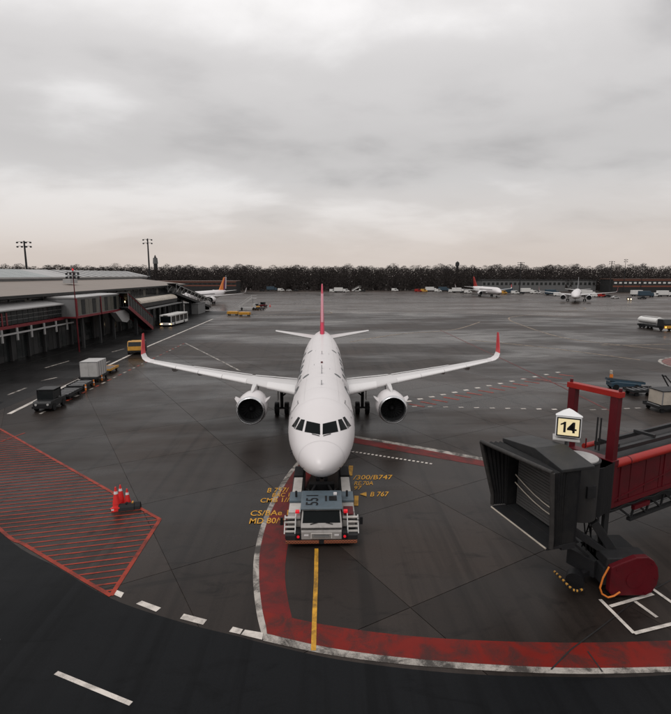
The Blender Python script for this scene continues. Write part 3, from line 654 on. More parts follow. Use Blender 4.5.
# ------------------------------------------------------------------ jet bridge
def jet_bridge():
    a = R(27); u = Vector((math.cos(a), math.sin(a), 0)); v = Vector((-math.sin(a), math.cos(a), 0))
    base = Vector((12.45, -4.4, 0))                       # near gantry post on the ground plan
    t = thing('jet_bridge', 'red passenger boarding bridge with black bellows cabin and gate sign 14', 'jet bridge', base, a)
    # local: x along the tunnel (away), y towards its far side
    Wd = 2.1; zb, zt = 2.85, 4.86
    tun = MB().bb(-.2, 22, .12, Wd-.1, zb, zt).build('tunnel', 'redpaint', t, bevel=.02)
    for k in range(19):
        x = .55+k*1.15; src = MB().bb(x, x+1.10, .085, .119, zb+.18, zt-.12).build('side_panel', 'redpaint', tun, bevel=.012)
    MB().bb(-.2, 22, .02, .13, zb-.02, zb+.16).build('lower_rail', 'redpaint', tun); MB().bar((-.2, .06, zb+.20), (5.6, .06, zb+.95), .03, .06).build('diagonal_brace', 'redpaint', tun)
    MB().cyl((.3, .03, zt+.03), (22, .03, zt+.03), .19, n=18).build('top_tube', 'redtube', tun, True)
    for x in (1.25, 6.5, 12): MB().cyl((x, .03, zt+.03), (x+.06, .03, zt+.03), .20, n=18).build('tube_collar', 'redpaint', tun, True)
    MB().bb(.2, 22, .3, Wd-.2, zt, zt+.06).build('roof_deck', 'dark', tun)
    for y, z in ((.6, zt+.35), (1.6, zt+.35)): MB().bb(1.3, 22, y-.09, y+.09, z-.09, z+.09).build('roof_rail', 'dark', tun, bevel=.01)
    for x in (1.4, 4.2, 7.5): MB().bb(x, x+.14, .6, 1.6, zt+.45, zt+.58).build('roof_crossbar', 'dark', tun)
    MB().cyl((1.2, Wd, zt+.05), (22, Wd, zt+.05), .15).build('top_tube', 'redtube', tun, True)
    # underframe
    uf = MB().bb(.5, 22, .3, Wd-.3, zb-.45, zb-.02)
    uf.bb(3.2, 22, .5, 2.0, zb-.85, zb-.45)
    for k in range(9): uf.bar((1.6+k*1.2, .4, zb-.45), (2.6+k*1.2, .4, zb-1.15), .08, .08); uf.bar((2.6+k*1.2, .4, zb-1.15), (2.8+k*1.2, .4, zb-.45), .08, .08)
    uf.bb(2.4, 22, .3, .5, zb-1.25, zb-1.12); uf.build('underframe', 'dark', t)
    MB().bb(2.4, 3.6, .15, .32, zb-.62, zb-.42).build('red_clamp', 'redpaint', t)
    for k in range(6):
        MB().bb(.9+k*3.4, 1.02+k*3.4, .05, .085, zb+.2, zt-.15).build('panel_joint_cover', 'redpaint', tun)
    for k in range(10): MB().cyl((.7+k*1.6, .125, zt-.22), (.7+k*1.6, .06, zt-.22), .035, n=8).build('panel_bolt', 'dark', tun, True)
    cbk = MB(); cy = [(x_*1.0, .12, zb-.12-.10*math.sin(x_*2.1)**2) for x_ in [0.2+i*.35 for i in range(40)]]
    for i in range(39): cbk.cyl(cy[i], cy[i+1], .035, n=6)
    cbk.build('cable_run', 'black', t, True)
    # gantry frame
    fr = thing_part(t, 'gantry')
    gz = 7.95
    for y in (0.0, 2.02): MB().bb(-.16, .16, y-.17, y+.17, 5.1, gz).build('gantry_post', 'redpaint', t, bevel=.02)
    tb = MB().bb(-.18, .18, -.25, 2.27, gz-.02, gz+.22).build('gantry_beam', 'redtube', t, bevel=.02)
    for y in (-.15, 2.17): MB().cyl((0, y, gz+.22), (0, y, gz+.36), .07).build('bolt', 'redpaint', tb, True)
    MB().bb(-.24, .22, -.23, 2.25, 4.93, 5.19).build('gantry_sill', 'redpaint', t, bevel=.02)
    MB().bb(-.20, .20, -.19, .19, 3.0, 4.93).build('post_foot', 'redpaint', t)
    # lift columns down to the bogie
    for y in (0.05, 1.9):
        MB().bb(-.24, .08, y-.16, y+.16, .9, 4.9).build('lift_column', 'dark', t, bevel=.02); MB().cyl((-.42, y-.05, .9), (-.42, y-.05, 4.2), .07).build('hydraulic_ram', 'grey', t, True)
    for y in (.62, .78): MB().cyl((.05, y, 5.36), (.05, y, 6.85), .035).build('antenna_rod', 'dark', t, True)
    MB().cyl((-.1, 1.15, 5.36), (-.1, 1.15, 5.8), .03).build('antenna_rod', 'redpaint', t, True)
    # bogie
    prof = [(-1.05, .30), (-.9, .12), (.85, .12), (1.15, .26), (1.38, .62), (1.43, 1.0), (1.33, 1.45), (1.1, 1.75), (.8, 1.92), (.2, 1.9), (-.55, 1.65), (-1.05, 1.45)]
    def world_box(name, m, pts3, par=t, bev=0): return None
    bz = MB(); bz.T = Matrix.Rotation(-a, 4, 'Z') @ Matrix.Translation((.02, -.78, 0)); bz.prism([(x_*.80, .05+z_*.93) for x_, z_ in prof], 'y', -1.28, -1.0); bog = bz.build('bogie_cover', 'redpaint', t, bevel=.04)
    for bx, bzz in ((-.7, .3), (.6, .3), (1.0, .9), (.8, 1.55), (-.6, 1.3)):
        b2 = MB(); b2.T = Matrix.Rotation(-a, 4, 'Z') @ Matrix.Translation((.02, -.78, 0)); b2.cyl((bx, -1.28, bzz), (bx, -1.31, bzz), .03, n=8).build('cover_bolt', 'redpaint', bog, True)
    b2 = MB(); b2.T = Matrix.Rotation(-a, 4, 'Z') @ Matrix.Translation((.02, -.78, 0)); b2.cyl((.15, -1.28, .85), (.15, -1.305, .85), .34, n=24).build('access_plate', 'redpaint', bog, True)
    bz = MB(); bz.T = Matrix.Rotation(-a, 4, 'Z') @ Matrix.Translation((.02, -.78, 0)); bz.bb(-1.0, 1.2, -1.0, 1.6, .45, 1.25).bb(-.9, .9, -1.05, -.2, 1.25, 1.66).build('bogie_frame', 'dark', t, bevel=.04)
    for y in (-.75, .9):
        bz = MB(); bz.T = Matrix.Rotation(-a, 4, 'Z') @ Matrix.Translation((.02, -.78, 0)); bz.cyl((0, y-.2, .5), (0, y+.2, .5), .5, n=24).build('bogie_wheel', 'black', t, True, bevel=.05)
    # folded steps and machinery in front of the columns
    mc = MB(); mc.bar((-1.2, -.2, 2.75), (-.3, -.9, 1.1), .5, .35); mc.bar((-2.6, .2, 2.8), (-.9, -.6, 1.5), .4, .28); mc.bar((-2.9, .5, 2.7), (-1.4, -.3, 1.2), .1, .1); mc.bb(-1.6, -.5, -.7, .6, .5, 1.25); mc.build('service_arm', 'dark', t, bevel=.02)
    for k in range(7):
        x = -.95+random.uniform(-.3, .35); MB().cyl((x, .1+random.uniform(-.4, .4), 2.9), (x+random.uniform(-.25, .25), random.uniform(-.5, .3), 1.3), .03, n=8).build('cable', 'black', t, True)
    # yellow-black safety hoop round the pivot wheel
    hc = Vector(G(566, 580)); inv = chain(t).inverted(); pts = [(554.5, 571.5), (558, 575), (563, 580), (568, 585.5), (573, 590), (578, 591), (584, 589)]
    wp = [G(x, y, .35) for x, y in pts]
    wp = [p for p in wp]
    for i in range(len(wp)-1):
        n_ = 3
        for j in range(n_):
            p, q = wp[i].lerp(wp[i+1], j/n_), wp[i].lerp(wp[i+1], (j+1)/n_)
            MB().cyl(p, q, .05, n=8).build('safety_hoop', 'yellow' if (i*n_+j) % 2 == 0 else 'black', t, True, world=True)
    c1 = G(572, 580, .35); MB().cyl((c1.x, c1.y-.2, .4), (c1.x+.25, c1.y+.2, .4), .36, n=20).bar((c1.x, c1.y, .4), (12.2, -5.3, .9), .2, .2).build('pivot_wheel', 'black', t, True, world=True)
    # orange cable loop
    cp = smooth_path([(0, 0), (0, 0)]); lp = [RY(x, y, -6.6) for x, y in ((609, 567), (603, 578), (600, 588), (602, 594), (608, 597.5), (614, 596), (620, 592))]
    co = MB()
    for i in range(len(lp)-1): co.cyl(lp[i], lp[i+1], .035, n=8)
    co.build('orange_cable', 'orange', t, True, world=True)
    # cabin, turned towards the aircraft
    n = Vector((-.968, -.25, 0)).normalized(); tt = Vector((.25, -.968, 0)).normalized()
    c0 = Vector((8.18, -5.99, 0)); Rm = Matrix(((tt.x, -n.x, 0, c0.x), (tt.y, -n.y, 0, c0.y), (0, 0, 1, 0), (0, 0, 0, 1)))   # local x = to the right along the opening, y = inwards
    def CB(): b = MB(); b.T = Rm; return b
    M['bellows'] = mat('dark_bellows', (.009, .009, .0098), .62, 0, .3, 3, dirt=.5, dirtcol=(.026, .024, .022), spec=.22)
    M['cabroof'] = mat('cabin_roof', (.018, .0185, .0195), .5, 0, .25, 2, dirt=.6, dirtcol=(.042, .039, .036), spec=.3)
    M['lipg'] = mat('canopy_lip', (.030, .028, .027), .55, 0, .3, 5, dirt=.5, spec=.25, dirtcol=(.07, .065, .06))
    M['curtain'] = mat('grey_shutter', (.085, .082, .08), .42, .2, .15, 3, dirt=.4)
    hw = 1.76; fz = 3.1; rz_ = 5.95
    cabn = CB().bb(-hw, hw, .35, .95, fz-.25, fz).build('cabin_floor', 'dark', t, bevel=.02, world=True)
    for s in (-1, 1): CB().bb(s*(hw-.1), s*hw, .3, .95, fz, rz_).build('cabin_wall', 'bellows', t, bevel=.02, world=True)
    CB().prism([(-hw-.06, rz_), (hw+.06, rz_), (hw+.06, rz_+.12), (.25, rz_+.42), (-hw-.06, rz_+.16)], 'y', .05, 1.5).build('cabin_roof', 'cabroof', t, bevel=.025, world=True)
    CB().bb(-hw, hw, .85, .95, fz, rz_).build('cabin_back', 'black', t, world=True)
    # shutter slats
    for k in range(22):
        z = fz+.10+k*.125; CB().bb(-hw+.25, hw-.12, .70, .75, z, z+.108).build('shutter_slat', 'curtain', t, world=True)
    for z0, z1 in ((4.5, 4.0), (4.15, 3.75)):
        b = CB(); pp = [(-hw+.2+.62*i, .62, z0+(z1-z0)*i/5-.16*math.sin(math.pi*i/5)) for i in range(6)]
        for i in range(5): b.cyl(pp[i], pp[i+1], .025, n=6)
        b.build('guard_rope', 'beige', t, True, world=True)
    # bellows canopy: frame flaring forward, padded lip
    def ringp(y, ex, zb_, zt_, n_=7):
        P_ = []
        for i in range(n_): P_.append((-ex, y, zb_+(zt_-zb_)*i/(n_-1)))
        for i in range(1, n_): P_.append((-ex+2*ex*i/(n_-1), y+.0, zt_))
        for i in range(1, n_): P_.append((ex, y, zt_+(zb_-zt_)*i/(n_-1)))
        return P_
    rg = []
    for k, y in enumerate((.36, .31, .26, .21, .16, .11, .06, .01, -.04, -.09, -.14, -.19, -.24)):
        e = (.0 if k % 2 else .055); rg.append([Vector((x+(e if x > 0 else -e)*(abs(x) > hw-.2), yy-(.50-.17*x)*max(0, (z-fz)/(rz_-fz)-.15)*(k/12), z+(e if z > rz_-.2 else 0))) for x, yy, z in ringp(y, hw-.03+.10*k/12, fz+.0, rz_-.04+.06*k/12)])
    CB().loft(rg, closed=False).build('bellows_canopy', 'bellows', t, world=True)
    ends = rg[-1]; lip = CB()
    for i in range(len(ends)-1): lip.cyl(ends[i], ends[i+1], .085, n=10)
    lip.build('canopy_lip', 'lipg', t, True, world=True)
    CB().bb(-hw-.02, hw+.02, -.32, .36, fz-.14, fz-.01).build('cabin_sill', 'dark', t, bevel=.02, world=True)
    CB().cyl((-hw, -.36, fz-.05), (hw, -.36, fz-.05), .035, n=12).build('sill_bumper', 'beige', t, True, world=True)
    # rotunda
    rc = (10.78, -4.92); MB().cyl((*rc, 2.95), (*rc, 5.42), .80, n=36, cap=True).build('rotunda', mat('rotunda_grey', (.028, .028, .029), .45, .1, .15, 1.5, dirt=.4, spec=.3), t, True, world=True)
    MB().cyl((*rc, 5.42), (*rc, 5.47), .84, n=36).build('rotunda_rim', 'dark', t, True, world=True)
    MB().cyl((*rc, 5.47), (*rc, 5.52), .74, n=36).build('rotunda_cap', 'lgrey', t, True, world=True)
    MB().box((10.95, -5.72, 4.3), (.4, .12, .5), rz=R(12)).build('rotunda_hatch', 'dark', t, world=True)
    for k in range(5): MB().cyl((rc[0]+.45+k*.16, rc[1]+.3+k*.12, 3.0), (rc[0]+.45+k*.16, rc[1]+.3+k*.12, 5.15), .80, n=28).build('bellows_fold', 'black', t, True, world=True)
    # gate sign
    sg = Vector((10.15, -5.05, 0)); az = math.atan2(CAM.x-sg.x, -(CAM.y-sg.y)); 
    Rs = Matrix.Translation(sg) @ Matrix.Rotation(math.atan2(COX-sg.x, sg.y+CD)*.9, 4, 'Z')
    def SB(): b = MB(); b.T = Rs; return b
    z0, z1 = 6.47, 7.32; h = .48
    M['signwhite'] = mat('sign_white', (.72, .72, .72), .4, 0, .04)
    M['signface'] = mat('lit_sign_face', (.75, .66, .42), .4, 0, .05, 1.5, emit=(1, .80, .42), est=.32)
    s0 = SB().prism([(-h, -.3), (h, -.3), (h, -.12), (.2, .62), (-.2, .62), (-h, -.12)], 'z', z0, z1+.05).build('gate_sign', 'signwhite', t, bevel=.05, world=True)
    SB().add([(-h-.02, -.32, z1+.05), (h+.02, -.32, z1+.05), (h+.02, -.1, z1+.05), (.2, .66, z1+.05), (-.2, .66, z1+.05), (-h-.02, -.1, z1+.05), (-.12, -.02, z1+.26), (.12, -.02, z1+.26), (0, .2, z1+.26)], [(0, 1, 7, 6), (1, 2, 7), (2, 3, 8, 7), (3, 4, 8), (4, 5, 6, 8), (5, 0, 6), (6, 7, 8)]).build('sign_cap', 'signwhite', s0, world=True)
    SB().bb(-h+.04, h-.04, -.325, -.301, z0+.04, z1-.02).build('sign_frame', 'black', s0, bevel=.01, world=True)
    SB().bb(-h+.09, h-.09, -.345, -.326, z0+.10, z1-.07).build('sign_face', 'signface', s0, bevel=.008, world=True)
    for poly in ([(-.20, .0), (-.09, .0), (-.09, .56), (-.17, .56), (-.23, .50), (-.34, .44), (-.34, .36), (-.20, .42)], [(.22, 0), (.33, 0), (.33, .13), (.41, .13), (.41, .22), (.33, .22), (.33, .56), (.22, .56), (-.03, .23), (-.03, .13), (.22, .13), (.22, .22), (.07, .22), (.22, .415), (.221, .13)]):
        n_ = len(poly)
        bmx = bmesh.new(); f_ = bmx.faces.new([bmx.verts.new((q, 0, r_)) for q, r_ in poly]); bmesh.ops.triangulate(bmx, faces=[f_], ngon_method='EAR_CLIP'); bmx.verts.index_update()
        SB().add([(v.co.x*.8-.025, -.349, z0+.22+v.co.z*.80) for v in bmx.verts], [tuple(v.index for v in f.verts) for f in bmx.faces]).build('sign_number', 'black', s0, world=True); bmx.free()
    SB().cyl((0, .1, 6.0), (0, .1, z0), .09).build('sign_post', 'grey', s0, True, world=True); SB().bb(-.55, .45, -.45, .3, 6.36, 6.40).build('sign_base', 'lgrey', s0, world=True)
def thing_part(p, n): return p
jet_bridge()

# ------------------------------------------------------------------ terminal building
def terminal():
    t = thing('terminal_building', 'long dark terminal building with brown roof and skylights beside the service road', 'building', (-47, 95, 0))
    M['t_dark'] = mat('dark_cladding', (.022, .0225, .023), .5, 0, .25, .6, dirt=.3, spec=.25)
    M['t_roof'] = mat('brown_roof_felt', (.20, .165, .14), .6, 0, .12, .25, dirt=.35, dirtcol=(.13, .11, .1))
    M['t_col'] = mat('dark_concrete', (.036, .036, .037), .6, 0, .2, .8, dirt=.3, spec=.25)
    M['t_conc'] = mat('grey_concrete', (.15, .15, .15), .6, 0, .15, .8, dirt=.3)
    M['t_light'] = mat('light_roof_sheet', (.33, .325, .32), .38, 0, .1, .5, dirt=.3, dirtcol=(.2, .19, .19))
    M['t_glass'] = mat('facade_glass', (.016, .018, .018), .14, 0, .4, .5, spec=.3)
    M['t_glass2'] = mat('facade_glass_pale', (.11, .105, .09), .2, 0, .4, .7)
    M['t_red'] = mat('red_fascia', (.15, .008, .014), .45, 0, .15, 1)
    M['sky_glass'] = mat('skylight_glass', (.12, .145, .14), .22, 0, .2, .5)
    w = dict(parent=t, world=True)
    lo = MB().bb(-75, -47.2, 20, 148, 0, 5.4).build('lower_wall', 't_dark', **w)
    up = MB().bb(-75, -47.6, 20, 148, 5.4, 9.55).build('upper_wall', 't_dark', **w)
    # roof slab and eave
    MB().prism([(-46.2, 9.62), (-46.2, 9.85), (-62, 11.7), (-75, 11.7), (-75, 9.62)], 'y', 18, 150).build('roof', 't_roof', **w)
    MB().bb(-46.2, -46.05, 17.8, 150.2, 9.45, 9.9).build('eave_fascia', 't_dark', **w)
    for k in range(26): MB().bb(-46.9, -46.6, 22+k*5, 22.25+k*5, 9.0, 9.6).build('eave_bracket', 't_col', **w)
    for y, x in ((62, -58), (88, -55), (70, -61.5)): MB().bb(x-.8, x+.8, y-1.6, y+1.6, 11.2, 12.1).build('roof_vent', 't_light', **w)
    # skylight monitor: upstand and panels
    MB().bb(-75, -62.2, 60, 158, 11.72, 12.35).build('skylight_upstand', 't_conc', **w)
    MB().bb(-62.2, -61.9, 60, 158, 12.15, 12.5).build('skylight_gutter', 't_light', **w)
    MB().prism([(-62.2, 12.36), (-70.2, 14.15), (-75, 13.0), (-75, 12.36)], 'y', 60, 158).build('skylight_core', 't_dark', **w)
    y = 60
    while y < 157:
        if y < 105: MB().prism([(-62.2, 12.40), (-62.2, 12.47), (-70.2, 14.26), (-70.2, 14.19)], 'y', y, y+4.9).build('roof_sheet', 't_light' if not (74 < y < 92) else 'sky_glass', **w); y += 5
        else:
            MB().prism([(-62.2, 12.40), (-62.2, 12.50), (-70.2, 14.30), (-70.2, 14.19)], 'y', y, y+2.3).build('roof_sheet', 't_light', **w)
            MB().prism([(-62.2, 12.39), (-62.2, 12.42), (-70.2, 14.20), (-70.2, 14.18)], 'y', y+2.3, y+4.7).build('skylight_pane', 't_glass', **w); y += 4.7
    # upper storey windows
    for k in range(52):
        y = 36+k*2.15
        if y > 146: break
        MB().bb(-47.62, -47.56, y, y+1.9, 7.4, 9.1).build('window', 't_glass' if k % 5 else 't_glass2', **w)
    for z in (7.3, 9.15): MB().bb(-47.6, -47.45, 30, 148, z-.06, z+.06).build('window_rail', 't_conc', **w)
    # ground floor: columns, panes and doors
    for k in range(24):
        y = 38+k*4.6; MB().bb(-47.15, -46.75, y-.2, y+.2, 0, 5.35).build('column', 't_col', **w)
        for j in range(3):
            y0 = y+.35+j*1.38
            MB().bb(-47.22, -47.16, y0, y0+1.28, .15+(.9 if (k+j) % 3 == 0 else 0), 3.6).build('ground_floor_pane', ('t_glass', 't_glass', 't_dark', 't_glass', 't_col')[(k*3+j*2) % 5], **w)
    MB().bb(-47.3, -45.4, 20, 148, 5.15, 5.40).build('storey_ledge', 't_col', **w)
    # lower gallery with red fascia and pale canopy roof
    gx = -44.5
    MB().bb(-47.2, gx, 22, 62.8, 5.35, 5.6).build('gallery_floor', 't_dark', **w)
    for k in range(29):
        y = 22+k*1.4; MB().bb(gx-.06, gx-.01, y+.04, y+1.36, 5.95, 7.85).build('gallery_pane', 't_glass', **w); MB().bb(gx-.08, gx+.03, y-.05, y+.04, 5.6, 7.95).build('mullion', 't_dark', **w)
    for z in (6.55, 7.2): MB().bb(gx-.02, gx+.02, 22, 62.7, z-.03, z+.03).build('gallery_rail', 't_conc', **w)
    MB().prism([(-47.5, 8.55), (gx+.5, 7.95), (gx+.5, 8.12), (-47.5, 8.75)], 'y', 21, 62.7).build('canopy_roof', 't_light', **w)
    MB().bb(gx-.02, gx+.12, 21, 63.4, 5.42, 5.85).build('red_fascia', 't_red', **w)
    for k in (0, 1): MB().bb(gx+.02, gx+.05, 46.2+k*1.1, 46.5+k*1.1, 5.9, 7.7).build('red_mullion', 't_red', **w)
    MB().bb(gx+.1, gx+.25, 21, 66, 4.55, 4.78).build('balcony_rail', 't_light', **w)
    for k in range(12): MB().bb(gx+.08, gx+.26, 24+k*3.6, 24.3+k*3.6, 3.6, 5.42).build('rail_post', 't_light', **w)
    # projecting boxes
    for y0, y1 in ((62.9, 71.8), (72.4, 81.2)):
        b = MB().bb(-47.6, -42.0, y0, y1, 5.75, 9.0).build('gate_box', 't_conc', **w)
        MB().prism([(-48.2, 9.02), (-41.8, 9.02), (-41.8, 9.2), (-48.2, 9.4)], 'y', y0-.15, y1+.1).build('box_roof', 't_light', **w)
        n = 6; st = (y1-y0-.3)/n
        for k in range(n): MB().bb(-42.0, -41.95, y0+.15+k*st+.07, y0+.15+(k+1)*st-.07, 6.15, 8.75).build('box_pane', 't_glass2' if k % 3 != 1 else 't_glass', **w)
        MB().bb(-42.0, -41.86, y0-.1, y1+.1, 5.62, 6.0).build('red_fascia', 't_red', **w); MB().bb(-42.03, -41.88, y0-.12, y0+.06, 6.0, 9.0).build('red_corner_post', 't_red', **w)
    MB().bb(-47.5, -41.98, 62.82, 62.9, 5.62, 5.86).build('red_fascia', 't_red', **w)
    for y in (66, 73, 79.5): MB().bb(-43.0, -42.6, y-.2, y+.2, 0, 5.74).build('box_column', 't_col', **w)
    MB().prism([(77, 5.55), (84, 5.9), (84, 3.6), (82.5, 3.1), (80, 3.5)], 'x', -42.4, -41.2).build('chute_panel', 't_light', **w)
    # barrel-roofed walkway
    rr = []
    for y in (97, 111.9): rr.append([(-45.0+1.9*math.cos(q), y, 6.2+1.15*math.sin(q)) for q in [math.pi*i/12 for i in range(13)]])
    MB().loft(rr).build('barrel_canopy', 'beige', t, True, world=True)
    rr = [[(p[0], p[1]+15.1, p[2]) for p in r_] for r_ in rr]; MB().loft(rr).build('barrel_canopy', 'beige', t, True, world=True)
    MB().bb(-46.9, -43.2, 97, 127, 5.2, 6.15).build('walkway_wall', 't_dark', **w)
    MB().bb(-47.1, -42.0, 92, 128, 4.7, 4.95).build('walkway_roof', 't_conc', **w)
    for k in range(8): MB().bb(-42.5, -42.2, 93+k*4.8, 93.3+k*4.8, 0, 4.7).build('walkway_column', 't_col', **w)
    q_ = RX(124.5, 300, -40.0); MB().bb(-42.0, -41.93, q_.y+5.2, q_.y+5.4, 7.2, 8.3).build('wall_lamp', 'warmlamp', **w)
    pv = struct(MB().bb(-47.2, -43.7, 18, 150, -.03, .13).build('pavement', 'road2'))
terminal()

def boarding_stair(name, label, p0, p1, wd, h, red, steps=True):
    p0, p1 = Vector(p0), Vector(p1); t = thing(name, label, 'boarding ramp', (p1.x, p1.y, 0))
    d = (p1-p0); up = Vector((0, 0, 1)); sd_ = Vector((-d.y, d.x, 0)).normalized()*wd/2
    MB().bar(p0+up*.1, p1+up*.1, wd, .25).build('ramp_floor', 'dark', t, world=True)
    for s in (-1, 1):
        q0, q1 = p0+sd_*s, p1+sd_*s
        MB().bar(q0+up*.15, q1+up*.15, .14, .75).build('side_band', red, t, world=True)
        MB().bar(q0+up*h, q1+up*h, .14, .3).build('top_rail', red if red == 't_red' else 'lgrey', t, world=True)
        n = 10
        for i in range(n+1):
            a = q0.lerp(q1, i/n); MB().bar(a+up*.4, a+up*h, .1, .1).build('side_post', 'grey', t, world=True)
            if i < n:
                b = q0.lerp(q1, (i+1)/n)
                if red != 't_red': MB().bar(a+up*.5, b+up*(h-.1), .09, .09).build('diagonal', 'lgrey', t, world=True)
                else:
                    MB().add([a+up*.5, b+up*.5, b+up*(h-.15), a+up*(h-.15)], [(0, 1, 2, 3)]).build('side_pane', 't_glass', t, world=True)
    MB().bar(p0+up*(h+.15), p1+up*(h+.15), wd+.3, .15).build('ramp_roof', 'dark', t, world=True)
    MB().bar(p1-d*.03-Vector((0, 0, p1.z)), p1-d*.03, wd*.8, .3).build('foot_support', 'dark', t, world=True)
    m = p0.lerp(p1, .45); MB().bb(m.x-.3, m.x+.3, m.y-.3, m.y+.3, 0, m.z).build('support_leg', 'dark', t, world=True)
    return t
boarding_stair('boarding_ramp', 'red enclosed ramp sloping down from the glazed terminal boxes', (-41.0, 80.6, 6.3), (-40.6, 93.5, .5), 2.2, 2.9, 't_red')
boarding_stair('boarding_ramp', 'pale trussed gangway sloping from the terminal end to the orange-tailed airliner', (-44.5, 127, 7.4), (-43, 165, 1.0), 2.6, 2.9, 'dark')
g = thing('ramp_base', 'grey block under the trussed gangway', 'ramp base', (-44, 150, 0)); MB().bb(-2, 2.5, -5, 5, 0, 3.4).bb(-2.2, 2.7, -5.2, 5.2, 3.4, 3.6).build('base_wall', 't_conc', g, bevel=.05)

# ------------------------------------------------------------------ light masts
def mast(x, y, h, label, heads, red=False, r=.16, group=None):
    t = thing('light_mast', label, 'light mast', (x, y, 0), 0, group); m = 'redpaint' if red else 'dark'
    MB().cyl((0, 0, 0), (0, 0, h), r, r*.55, n=10).build('mast_pole', m, t, True)
    cx = heads*(.24 if red else .55)
    for z in ((h-.3, h-.9) if red else (h-.3, h-1.7)):
        cr = MB().bar((-cx, 0, z), (cx, 0, z), .12, .12).build('crossarm', 'dark', t)
        for i in range(heads):
            MB().box((-cx+2*cx*i/(heads-1), -.25, z-.25), (.30, .25, .28) if red else (.55, .35, .4), rx=R(30)).build('floodlight', 'dark', cr)
    if red: MB().cyl((0, 0, h), (0, 0, h+.35), .15, .1).build('beacon', 'redlamp', t, True)
    return t
mast(-41.55, 61.6, 13.7, 'slim red pole with beacon and lamps in front of the terminal boxes', 4, True, .12)
mast(-100, 151, 24.2, 'tall dark floodlight mast with wide head behind the terminal roof', 4, r=.45)
mast(-70, 184, 27.3, 'tallest dark floodlight mast standing past the terminal skylights', 3, r=.45)
p = RY(521, 262, 345); mast(p.x, 345, p.z, 'dark floodlight mast beside the long grey shed', 4, r=.4)
p = RY(612, 261, 335); mast(p.x, 335, p.z, 'dark floodlight mast beside the orange-banded building', 3, r=.4)
p = RY(626, 259, 350); mast(p.x, 350, p.z, 'slender mast behind the orange-banded building roof', 2, r=.25)
p = RY(643, 264, 350); mast(p.x, 350, p.z, 'short mast with a lamp head above the orange-banded building', 3, r=.25)

# ------------------------------------------------------------------ vehicles
def wheels(t, xs, ys, r, wd=.25):
    for y in ys:
        for x in xs: MB().cyl((x-wd/2, y, r), (x+wd/2, y, r), r, n=14).build('wheel', 'black', t, True)
def lowbed(name, label, cat, loc, rz, wd, ln, col, load=None, group=None, hitch=True, railcol=None):
    t = thing(name, label, cat, loc, rz, group)
    MB().bb(-wd/2, wd/2, -ln/2, ln/2, .42, .56).build('bed', col, t, bevel=.02)
    wheels(t, (-wd/2+.2, wd/2-.2), (-ln/2+.5, ln/2-.5), .22, .16)
    for s in (-1, 1):
        MB().bb(s*(wd/2-.05), s*wd/2, -ln/2, ln/2, .56, .72).build('side_rail', railcol or col, t)
        MB().bb(-wd/2, wd/2, s*(ln/2-.05), s*ln/2, .56, .66).build('end_rail', railcol or col, t)
    for k in range(5): MB().cyl((-wd/2+.1, -ln/2+.4+k*(ln-.8)/4, .6), (wd/2-.1, -ln/2+.4+k*(ln-.8)/4, .6), .05, n=8).build('roller', 'grey', t, True)
    if hitch: MB().bar((0, -ln/2, .4), (0, -ln/2-1.0, .3), .08, .08).build('tow_bar', 'dark', t)
    return t
def tug(name, label, loc, rz, col, cabcol, group=None):
    t = thing(name, label, 'tug', loc, rz, group)
    MB().prism([(-1.6, .35), (1.6, .35), (1.6, .95), (.2, 1.0), (-.5, 1.05), (-1.5, 1.0), (-1.6, .8)], 'x', -.85, .85).build('body', col, t, bevel=.05)
    MB().bb(-.8, .8, -.75, .8, 1.92, 2.02).build('cab_roof', cabcol, t, bevel=.03)
    for s in (-1, 1):
        for y in (-.72, .72): MB().bb(s*.72, s*.8, y-.05, y+.05, 1.0, 1.93).build('cab_post', cabcol, t)
        MB().bb(s*.74, s*.77, -.6, .6, 1.1, 1.85).build('side_window', 'glass', t)
        MB().cyl((s*.55, -1.6, .72), (s*.55, -1.64, .72), .11).build('headlight', 'lgrey', t, True)
    MB().add([(-.72, -.78, 1.05), (.72, -.78, 1.05), (.72, -.70, 1.9), (-.72, -.70, 1.9)], [(0, 1, 2, 3)]).build('windscreen', 'glass', t)
    MB().bb(-.7, .7, .7, .76, 1.05, 1.9).build('rear_window', 'glass', t)
    MB().bb(-.9, .9, -1.7, -1.58, .35, .55).build('bumper', 'black', t)
    wheels(t, (-.78, .78), (-1.0, 1.0), .36, .25)
    return t
M['v_dark'] = mat('dark_vehicle_paint', (.013, .0135, .0145), .4, 0, .2, spec=.3)
M['v_blue'] = mat('dark_blue_paint', (.022, .05, .075), .4, 0, .2, 2, dirt=.3)
M['v_white'] = mat('white_vehicle_paint', (.62, .61, .59), .35, 0, .06, dirt=.15)
c_rz = R(3)
tug('baggage_tug', 'dark cabbed tug at the head of the dolly train', (-26.9, 24.4, 0), c_rz, 'v_dark', 'v_dark')
lowbed('flat_dolly', 'empty dark flat dolly coupled right behind the dark tug', 'dolly', (-27.5, 29.0, 0), c_rz, 1.9, 3.4, 'dark')
lowbed('flat_dolly', 'empty dark flat dolly coupled in front of the grey container dolly', 'dolly', (-28.0, 33.2, 0), c_rz, 1.9, 3.2, 'dark')
lowbed('container_dolly', 'dark dolly under the pale grey cargo container', 'dolly', (-28.6, 38.0, 0), c_rz, 2.3, 3.6, 'dark')
ct = thing('cargo_container', 'pale grey cargo container riding on a dolly', 'container', (-28.6, 38.0, .57), c_rz)
MB().prism([(-1.45, .0), (1.15, 0), (1.5, .45), (1.5, 1.95), (-1.45, 1.95)], 'x', -1.05, 1.05).build('container_body', mat('container_alloy', (.42, .41, .40), .45, .1, .08, 1, dirt=.25), ct, bevel=.03)
for x in (-.52, .52): MB().bb(x-.46, x+.46, -1.475, -1.452, .1, 1.85).build('container_door', 'lgrey', ct, bevel=.008)
